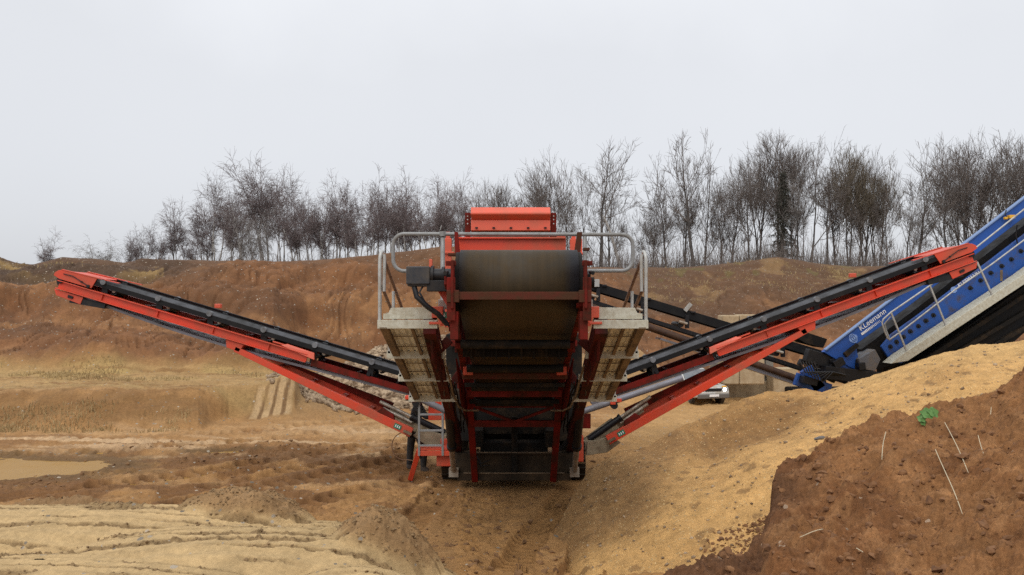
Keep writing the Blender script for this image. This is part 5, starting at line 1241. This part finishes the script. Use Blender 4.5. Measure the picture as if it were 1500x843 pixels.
def grow(seed, N=9, l0=2.2, first=1.9, cont=.87, side=.76, ang=36, up=.10, jit=7, p2=.35, pside=.8, droop=0., tw=.0105, r0=.15, stems=1, spread=.2, bare=1, tipn=2, tipl=.55, lead=.32):
    """a bare tree 10 m tall grown by forking: every shoot carries on and throws one or two side shoots"""
    rg = np.random.RandomState(seed)
    az = rg.uniform(0, 2*np.pi)+np.arange(stems)*2*np.pi/max(stems,1)+rg.randn(stems)*.4; ln = spread*rg.uniform(.5,1.1,stems) if stems > 1 else np.array([.03])
    pos = np.zeros((stems,3)); pos[:,:2] = .12*np.stack([np.cos(az),np.sin(az)],1)*(stems > 1)
    d = unit(np.stack([np.cos(az)*ln, np.sin(az)*ln, np.ones(stems)],1)); L = first*rg.uniform(.85,1.1,stems); Rr = r0*rg.uniform(.75,1,stems)*(1 if stems < 3 else .75)
    order = np.zeros(stems, int); T, TR, B, BR = [], [], [], []
    for lev in range(N+1):
        n = len(pos); k = np.tan(np.radians(jit))
        kk_ = np.where(order == 0, k*lead, k*.6)[:,None]; d1 = unit(d+rg.randn(n,3)*kk_); late = max(0, lev-N+4)/4
        d2 = unit(d1+rg.randn(n,3)*k*.6+np.array([0,0,1])*(up-droop*late)*1.)
        p1 = pos+d1*(L*.5)[:,None]; p2_ = p1+d2*(L*.5)[:,None]
        r1 = np.maximum(Rr*.88, tw); seg = np.stack([pos,p1,p2_],1); rad = np.stack([np.maximum(Rr,tw),np.maximum(Rr*.93,tw),r1],1)
        m = order == 0
        if lev <= 4:
            T.append(seg[m]); TR.append(rad[m]); B.append(seg[~m]); BR.append(rad[~m])
        else: B.append(seg); BR.append(rad)
        if lev == N: tips = (pos, p1, p2_, d2); break
        # carry on
        P = [p2_]; D = [unit(d2+rg.randn(n,3)*kk_*.8)]; LL = [L*cont*rg.uniform(.85,1.12,n)]; RR = [r1*.90]; O = [order]
        if lev >= bare:
            ns = np.where(order == 0, 1+((rg.rand(n) < p2) | (lev > 5)), (rg.rand(n) < pside)+(rg.rand(n) < p2*.5)).astype(int)
            for j in range(2):
                q = np.where(ns > j)[0]; t = rg.uniform(.35,1.,len(q))[:,None]
                s = np.where(t < .5, pos[q]+(p1[q]-pos[q])*t*2, p1[q]+(p2_[q]-p1[q])*(t*2-1))
                perp = np.cross(d2[q], rg.randn(len(q),3)); perp = unit(perp); a = np.radians(ang)*rg.uniform(.65,1.3,len(q))[:,None]
                P.append(s); D.append(unit(d2[q]*np.cos(a)+perp*np.sin(a))); LL.append(L[q]*side*rg.uniform(.7,1.2,len(q))); RR.append(r1[q]*.58); O.append(order[q]+1)
        pos, d, L, Rr, order = np.concatenate(P), np.concatenate(D), np.concatenate(LL), np.concatenate(RR), np.concatenate(O)
    pos, p1, p2_, dd = tips; n = len(pos); q = np.repeat(np.arange(n), tipn); t = rg.rand(len(q))[:,None]
    s = np.where(t < .5, pos[q]+(p1[q]-pos[q])*t*2, p1[q]+(p2_[q]-p1[q])*(t*2-1))
    w = unit(dd[q]+rg.randn(len(q),3)*.45+np.array([0,0,up-droop])); e = (tipl*rg.uniform(.5,1.2,len(q)))[:,None]
    a = s+w*e*.5; b = a+unit(w+rg.randn(len(q),3)*.25+np.array([0,0,-droop]))*e*.5
    B.append(np.stack([s,a,b],1)); BR.append(np.tile(tw*np.array([.9,.75,.5]),(len(q),1)))
    zt = np.percentile(np.concatenate([x[:,-1,2] for x in B]), 99.7); sc = 10/zt
    cat = np.concatenate
    T = cat(T)*sc; B = cat(B)*sc; TR = cat(TR); BR = cat(BR)
    return tubes_np([T],[TR],7), tubes_np([B],[BR],3)
KIND = {}
def kind(name, bark, twig, seeds, **kw):
    L = []
    for s in seeds:
        (tv, tq), (cv, cq) = grow(s, **kw); L.append((np_mesh('trunk', tv, tq, bark), np_mesh('crown', cv, cq, twig)))
    KIND[name] = L
kind('birch', BIRCH, TWIGR, (1,2,3,4), N=10, first=1.25, cont=.935, side=.66, ang=36, up=.20, droop=.34, p2=.7, pside=.80, stems=3, spread=.17, bare=2, tipn=2, tipl=.7, tw=.0105)
kind('birch_slim', BIRCH, TWIGR, (5,6,7), N=10, first=1.2, cont=.945, side=.64, ang=38, up=.22, droop=.32, p2=.8, pside=.82, stems=2, spread=.08, bare=2, tipn=2, tipl=.7, tw=.0105)
kind('birch_shrub', BIRCH, TWIGP, (8,9), N=7, first=1.5, cont=.88, side=.66, ang=40, up=.04, droop=.5, p2=.6, pside=.8, stems=6, spread=.6, bare=0, tipn=2, tipl=.9, tw=.014, r0=.1)
kind('alder', BARK, TWIG, (11,12,13,14,15), N=10, first=1.25, cont=.93, side=.80, ang=38, up=.17, p2=.7, pside=.76, bare=1, tipn=2, tw=.0095)
kind('broad', BARK, TWIG, (21,22,23), N=10, first=1.2, cont=.925, side=.86, ang=33, up=.17, p2=.7, pside=.74, stems=2, spread=.14, bare=1, tipn=3, tw=.0092)
kind('sparse', BARK, TWIG, (31,32,33), N=10, first=1.4, cont=.925, side=.80, ang=40, up=.13, p2=.5, pside=.76, bare=2, tipn=2, tw=.0105, r0=.17)
kind('thin', BARK, TWIGP, (41,42,43), N=9, first=1.4, cont=.935, side=.62, ang=40, up=.14, p2=.7, pside=.78, bare=2, tipn=3, tw=.0105, r0=.08)
kind('dense', BARK, TWIGO, (51,52), N=10, first=1.35, cont=.91, side=.80, ang=26, up=.18, p2=.8, pside=.85, stems=4, spread=.2, bare=2, tipn=2, tw=.0105)
# a spruce: whorls of drooping boughs set with short needled twigs
def spruce(seed):
    rg = np.random.RandomState(seed); T = np.stack([np.zeros(8), np.zeros(8), np.linspace(0,10,8)],1)[None]; TR = (.15*np.linspace(1,.05,8))[None]
    B, RB, C_, RC = [], [], [], []
    for i in range(150):
        t = .10+.9*i/150; a = i*2.4+rg.uniform(-.3,.3); L = (2.0*(1-t)**.8+.12)*rg.uniform(.55,1.2); d = np.array([math.cos(a), math.sin(a), .1]); q = [np.array([0,0,10*t])]
        for j in range(5): d = unit(d+np.array([0,0,-.16+.06*j])+rg.randn(3)*.07); q.append(q[-1]+d*L/5)
        q = np.array(q); B.append(q[None]); RB.append(np.linspace(.03,.012,6)[None])
        n = 30; f = rg.rand(n)*5; i0 = np.minimum(f.astype(int),4); c = q[i0]+(q[i0+1]-q[i0])*(f-i0)[:,None]; dd = unit(q[i0+1]-q[i0])
        d3 = unit(dd*.5+rg.randn(n,3)*.5+np.array([0,0,-.5])); l = rg.uniform(.15,.42,n)[:,None]
        C_.append(np.stack([c, c+d3*l*.5, c+d3*l+np.array([0,0,-.05])],1)); RC.append(np.tile([.024,.022,.006],(n,1)))
    cat = np.concatenate
    return tubes_np([T],[TR],7), tubes_np([cat(B),cat(C_)],[cat(RB),cat(RC)],3)
(tv,tq),(cv,cq) = spruce(3); KIND['spruce'] = [(np_mesh('trunk',tv,tq,BARK), np_mesh('crown',cv,cq,SPRUCE))]
rgt = np.random.RandomState(5); _cnt = {}
def tree(kd, px, ytop, Y, label, cat='tree', group=None, name='bare_tree', wide=1., lean=0.):
    i = _cnt.get(kd, 0); _cnt[kd] = i+1; tm, cm = KIND[kd][i % len(KIND[kd])]
    x = (px-750)*Y/F; zb = float(gz(x, Y))-.15; h = (H-(ytop-YH)*Y/F-zb)*(1.12 if 300 < px < 700 else 1.06)
    r = empty(name, (x, Y, zb), label, cat, group, rgt.uniform(0,6.28)); s = h/10.1; r.scale = (s*(.35+.55*wide), s*(.35+.55*wide), s)
    if lean: r.rotation_euler.y = lean; r.rotation_euler.z = 0
    for nm_, me in (('trunk', tm), ('crown', cm)):
        o = bpy.data.objects.new(nm_, me); COL.objects.link(o); o.parent = r
    return r
GL = 'bare birches in the rank on the crest behind the left conveyor'
LL = 'bare birch among the close rank of birches on the crest behind the left conveyor'
tree('birch_slim', 72, 337, 68, 'small lone birch standing apart at the far left of the crest', name='birch_tree', wide=1.4)
tree('birch_shrub', 147, 351, 62, 'low spreading birch bush between the lone birch and the rank of trees', name='birch_tree', wide=1.5)
tree('birch', 210, 328, 66, 'short bushy birch that starts the rank beside the birch bush', name='birch_tree', wide=1.25)
tree('birch', 258, 298, 68, 'birch stepping up behind the short bushy birch at the start of the rank', name='birch_tree')
tree('birch', 314, 269, 70, 'round headed birch next to the tallest birch of the rank', name='birch_tree', wide=1.15)
tree('birch', 388, 249, 70, 'tallest broad drooping birch with pale forked stems in the rank', name='birch_tree', wide=1.3)
tree('birch_slim', 492, 273, 72, 'birch with a narrow top poking above its neighbours left of the guard rail', name='birch_tree')
tree('birch_slim', 561, 265, 74, 'open leaning birch just before the grey guard rail', name='birch_tree', wide=1.3)
tree('birch_slim', 614, 261, 74, 'pale stemmed birch rising behind the grey guard rail', name='birch_tree', wide=1.25)
tree('birch', 664, 272, 74, 'dense dark crowned birch beside the red hood', name='birch_tree', wide=.9)
for px, yt, Y, kd, wd in ((186,345,72,'birch_slim',1.2),(232,335,66,'birch_slim',1.1),(283,318,78,'birch_slim',1.2),(300,300,80,'birch',.9),(335,298,66,'birch_slim',1.1),(350,278,82,'birch_slim',1.2),(362,300,63,'birch_shrub',.7),(412,262,80,'birch',.9),(428,288,66,'birch_slim',1.1),(440,300,70,'birch_slim',1.2),
        (455,292,76,'birch',.8),(470,284,68,'birch_slim',1.1),(482,298,84,'birch',.9),(506,287,72,'birch',.8),(520,292,66,'birch_slim',1.1),(533,284,80,'birch',.9),(546,296,68,'birch_slim',1.1),(574,280,80,'birch',.9),(588,284,70,'birch_slim',1.2),(601,290,82,'birch',.8),(628,282,66,'birch_slim',1.1),(640,276,80,'birch',.9),(652,288,68,'birch_slim',1.),(678,282,80,'birch',.9)):
    tree(kd, px, yt, Y, LL, group=GL, name='birch_tree', wide=wd)
tree('broad', 742, 270, 92, 'low rounded bare tree showing behind the red hood', wide=1.1)
tree('broad', 812, 243, 90, 'dense round crowned tree just right of the red hood', wide=1.05)
tree('sparse', 880, 209, 84, 'tall open tree with a forked crown behind the end of the guard rail', wide=1.1)
tree('thin', 905, 300, 86, 'slender tree in the gap right of the tall open tree')
tree('alder', 976, 238, 88, 'tree with a slanting crown at the edge of the wide sky gap', wide=1.15)
tree('sparse', 1017, 199, 84, 'tallest sparse tree right of the wide sky gap', wide=1.0)
tree('broad', 1143, 203, 88, 'broad twiggy tree towering over the dark spruce', wide=1.0)
tree('spruce', 1147, 258, 82, 'dark spruce inside the grove above the right mound', name='spruce_tree', wide=.95)
tree('alder', 1187, 210, 84, 'upright single stemmed tree just right of the dark spruce', wide=.85)
tree('dense', 1250, 222, 86, 'dense brown brush of ascending twigs on many stems above the right crest', wide=1.05)
tree('dense', 1286, 240, 90, 'narrower brown brush beside the dense many stemmed tree', wide=.75)
tree('sparse', 1345, 238, 84, 'forked open tree left of the blue plant', wide=1.05)
tree('broad', 1428, 208, 90, 'wide fan shaped tree over the red conveyor head', wide=1.15)
tree('alder', 1480, 208, 88, 'tall tree above the blue plant at the end of the rank', wide=1.2)
# a broken pale trunk leaning in the gap
b = MB().tube([(0,0,0),(-.5,0,2.2),(-1.35,0,5.2),(-1.9,0,6.6),(-2.2,.1,7.2)], [.20,.17,.14,.10,.05], 10)
x = (914-750)*80/F; o = b.build('dead_trunk', mat('bleached_wood',(.36,.33,.30),.85,col2=(.2,.18,.16),scale=3), None, (0,0,0)); o.location = (x,80,float(gz(x,80))-.2)
tag(o, 'bleached dead trunk leaning against the tall open tree', 'tree')
GR = 'bare trees in the grove on the plateau above the right bank'
LR = 'bare grey tree in the grove on the plateau above the right bank'
for k, (px, yt, Y, kd, wd) in enumerate(((716,285,96,'alder',1.),(768,272,95,'alder',1.1),(790,262,84,'alder',1.),(832,262,82,'alder',1.),(850,282,92,'thin',1.2),(862,250,92,'alder',.9),(893,262,94,'alder',.9),(925,318,96,'thin',1.4),(940,312,90,'thin',1.3),(955,300,94,'alder',1.),(990,262,94,'alder',.9),(1002,240,92,'alder',.9),(1032,230,90,'alder',.9),(1044,265,84,'thin',1.2),(1058,272,94,'alder',1.),(1070,252,88,'alder',1.),(1084,262,96,'broad',.8),(1098,240,84,'alder',.9),
        (1112,222,92,'broad',.85),(1124,250,80,'thin',1.2),(1165,222,92,'broad',.8),(1176,262,80,'thin',1.2),(1200,235,92,'alder',1.),(1212,245,84,'sparse',.8),(1224,240,92,'alder',1.),(1236,262,80,'thin',1.2),(1268,230,92,'broad',.8),(1300,262,84,'alder',.9),(1312,270,92,'broad',.8),(1326,262,94,'alder',1.),(1335,285,80,'thin',1.2),(1362,246,92,'broad',.8),(1378,256,82,'thin',1.3),(1390,244,90,'alder',1.),(1404,232,84,'sparse',.8),(1414,225,96,'broad',.8),(1446,216,92,'alder',1.),(1460,226,84,'alder',.9),(1496,214,92,'broad',.9),(1512,220,88,'alder',1.),(1545,215,90,'broad',1.))):
    if k % 3 == 1: continue
    tree(kd, px, yt, Y, LR, group=GR, wide=wd)
# brushwood under the trees
rg = np.random.RandomState(44); n = 17000
px = np.concatenate([rg.uniform(170,700,6000), rg.uniform(700,1560,11000)]); Y = np.where(px < 700, rg.uniform(56,86,n), rg.uniform(70,100,n)); x = (px-750)/F*Y
z = gz(x, Y); hh = rg.uniform(.6,2.6,n)*np.where(px < 230, .4, np.where(px < 700, .6, rg.uniform(.8,1.9,n))); dx = rg.randn(n,2)*.22
P = np.stack([np.stack([x,Y,z-.1],1), np.stack([x+dx[:,0]*hh*.4, Y+dx[:,1]*hh*.4, z+hh*.55],1), np.stack([x+dx[:,0]*hh+.1*rg.randn(n), Y+dx[:,1]*hh, z+hh],1)],1)
V, Q = tubes_np([P], [np.tile([.022,.016,.007],(n,1))], 3)
o = bpy.data.objects.new('brushwood', np_mesh('brushwood', V, Q, TWIG)); COL.objects.link(o); tag(o, 'grey brown brushwood under the bare trees', 'brushwood', kind='stuff')

# ------------------------------------------------------------------ light, sky, camera
w = bpy.data.worlds.new('World'); SC.world = w; w.use_nodes = True; nt = w.node_tree; L = nt.links
bg = nt.nodes['Background']; out = nt.nodes['World Output']
SE, SR = R(52), R(200)
sk = nd(nt, 'ShaderNodeTexSky', sky_type='NISHITA'); sk.sun_disc = False; sk.sun_elevation = SE; sk.sun_rotation = SR; sk.dust_density = 4; sk.air_density = 1.
hs_ = nd(nt, 'ShaderNodeHueSaturation'); hs_.inputs['Saturation'].default_value = .25; L.new(sk.outputs[0], hs_.inputs['Color']); L.new(hs_.outputs[0], bg.inputs[0]); bg.inputs[1].default_value = .05
# the overcast: a pale cloud sheet, brighter overhead
bg2 = nd(nt, 'ShaderNodeBackground'); bg2.inputs[1].default_value = 1.
tc = nd(nt, 'ShaderNodeTexCoord'); sx = nd(nt, 'ShaderNodeSeparateXYZ'); L.new(tc.outputs['Generated'], sx.inputs[0])
no = nd(nt, 'ShaderNodeTexNoise'); no.inputs['Scale'].default_value = 2.4; no.inputs['Detail'].default_value = 5; L.new(tc.outputs['Generated'], no.inputs['Vector'])
ma = nd(nt, 'ShaderNodeMath', operation='MULTIPLY_ADD'); L.new(no.outputs['Fac'], ma.inputs[0]); ma.inputs[1].default_value = .30; L.new(sx.outputs['Z'], ma.inputs[2])
cr = nd(nt, 'ShaderNodeValToRGB'); e = cr.color_ramp.elements; e[0].position = .0; e[0].color = (.49,.505,.535,1); e[1].position = 1.; e[1].color = (1.15,1.17,1.2,1)
q = e.new(.12); q.color = (.535,.55,.585,1); q = e.new(.45); q.color = (.62,.635,.665,1)
L.new(ma.outputs[0], cr.inputs[0]); L.new(cr.outputs[0], bg2.inputs[0])
ad = nd(nt, 'ShaderNodeAddShader'); L.new(bg.outputs[0], ad.inputs[0]); L.new(bg2.outputs[0], ad.inputs[1]); L.new(ad.outputs[0], out.inputs[0])
sl_ = bpy.data.lights.new('sun', 'SUN'); sl_.energy = .8; sl_.angle = R(40); sl_.color = (1,.97,.92)
so = bpy.data.objects.new('sun', sl_); COL.objects.link(so)
dirs = Vector((math.sin(SR)*math.cos(SE), math.cos(SR)*math.cos(SE), math.sin(SE))); so.rotation_euler = dirs.to_track_quat('Z','Y').to_euler()
cam = bpy.data.cameras.new('camera'); co = bpy.data.objects.new('camera', cam); COL.objects.link(co); SC.camera = co
co.location = (0,0,H); co.rotation_euler = (R(90),0,0); cam.sensor_width = 36; cam.lens = 36*F/1500; cam.shift_y = (YH-421.5)/1500; cam.clip_end = 3000; cam.clip_start = .05
vs = SC.view_settings; vs.view_transform = 'Standard'; vs.look = 'None'; vs.gamma = 1; vs.exposure = 0; vs.use_curve_mapping = False
SC.cycles.max_bounces = 6; SC.cycles.use_denoising = False; SC.cycles.denoiser = 'OPENIMAGEDENOISE'; SC.cycles.denoising_input_passes = 'RGB_ALBEDO_NORMAL'
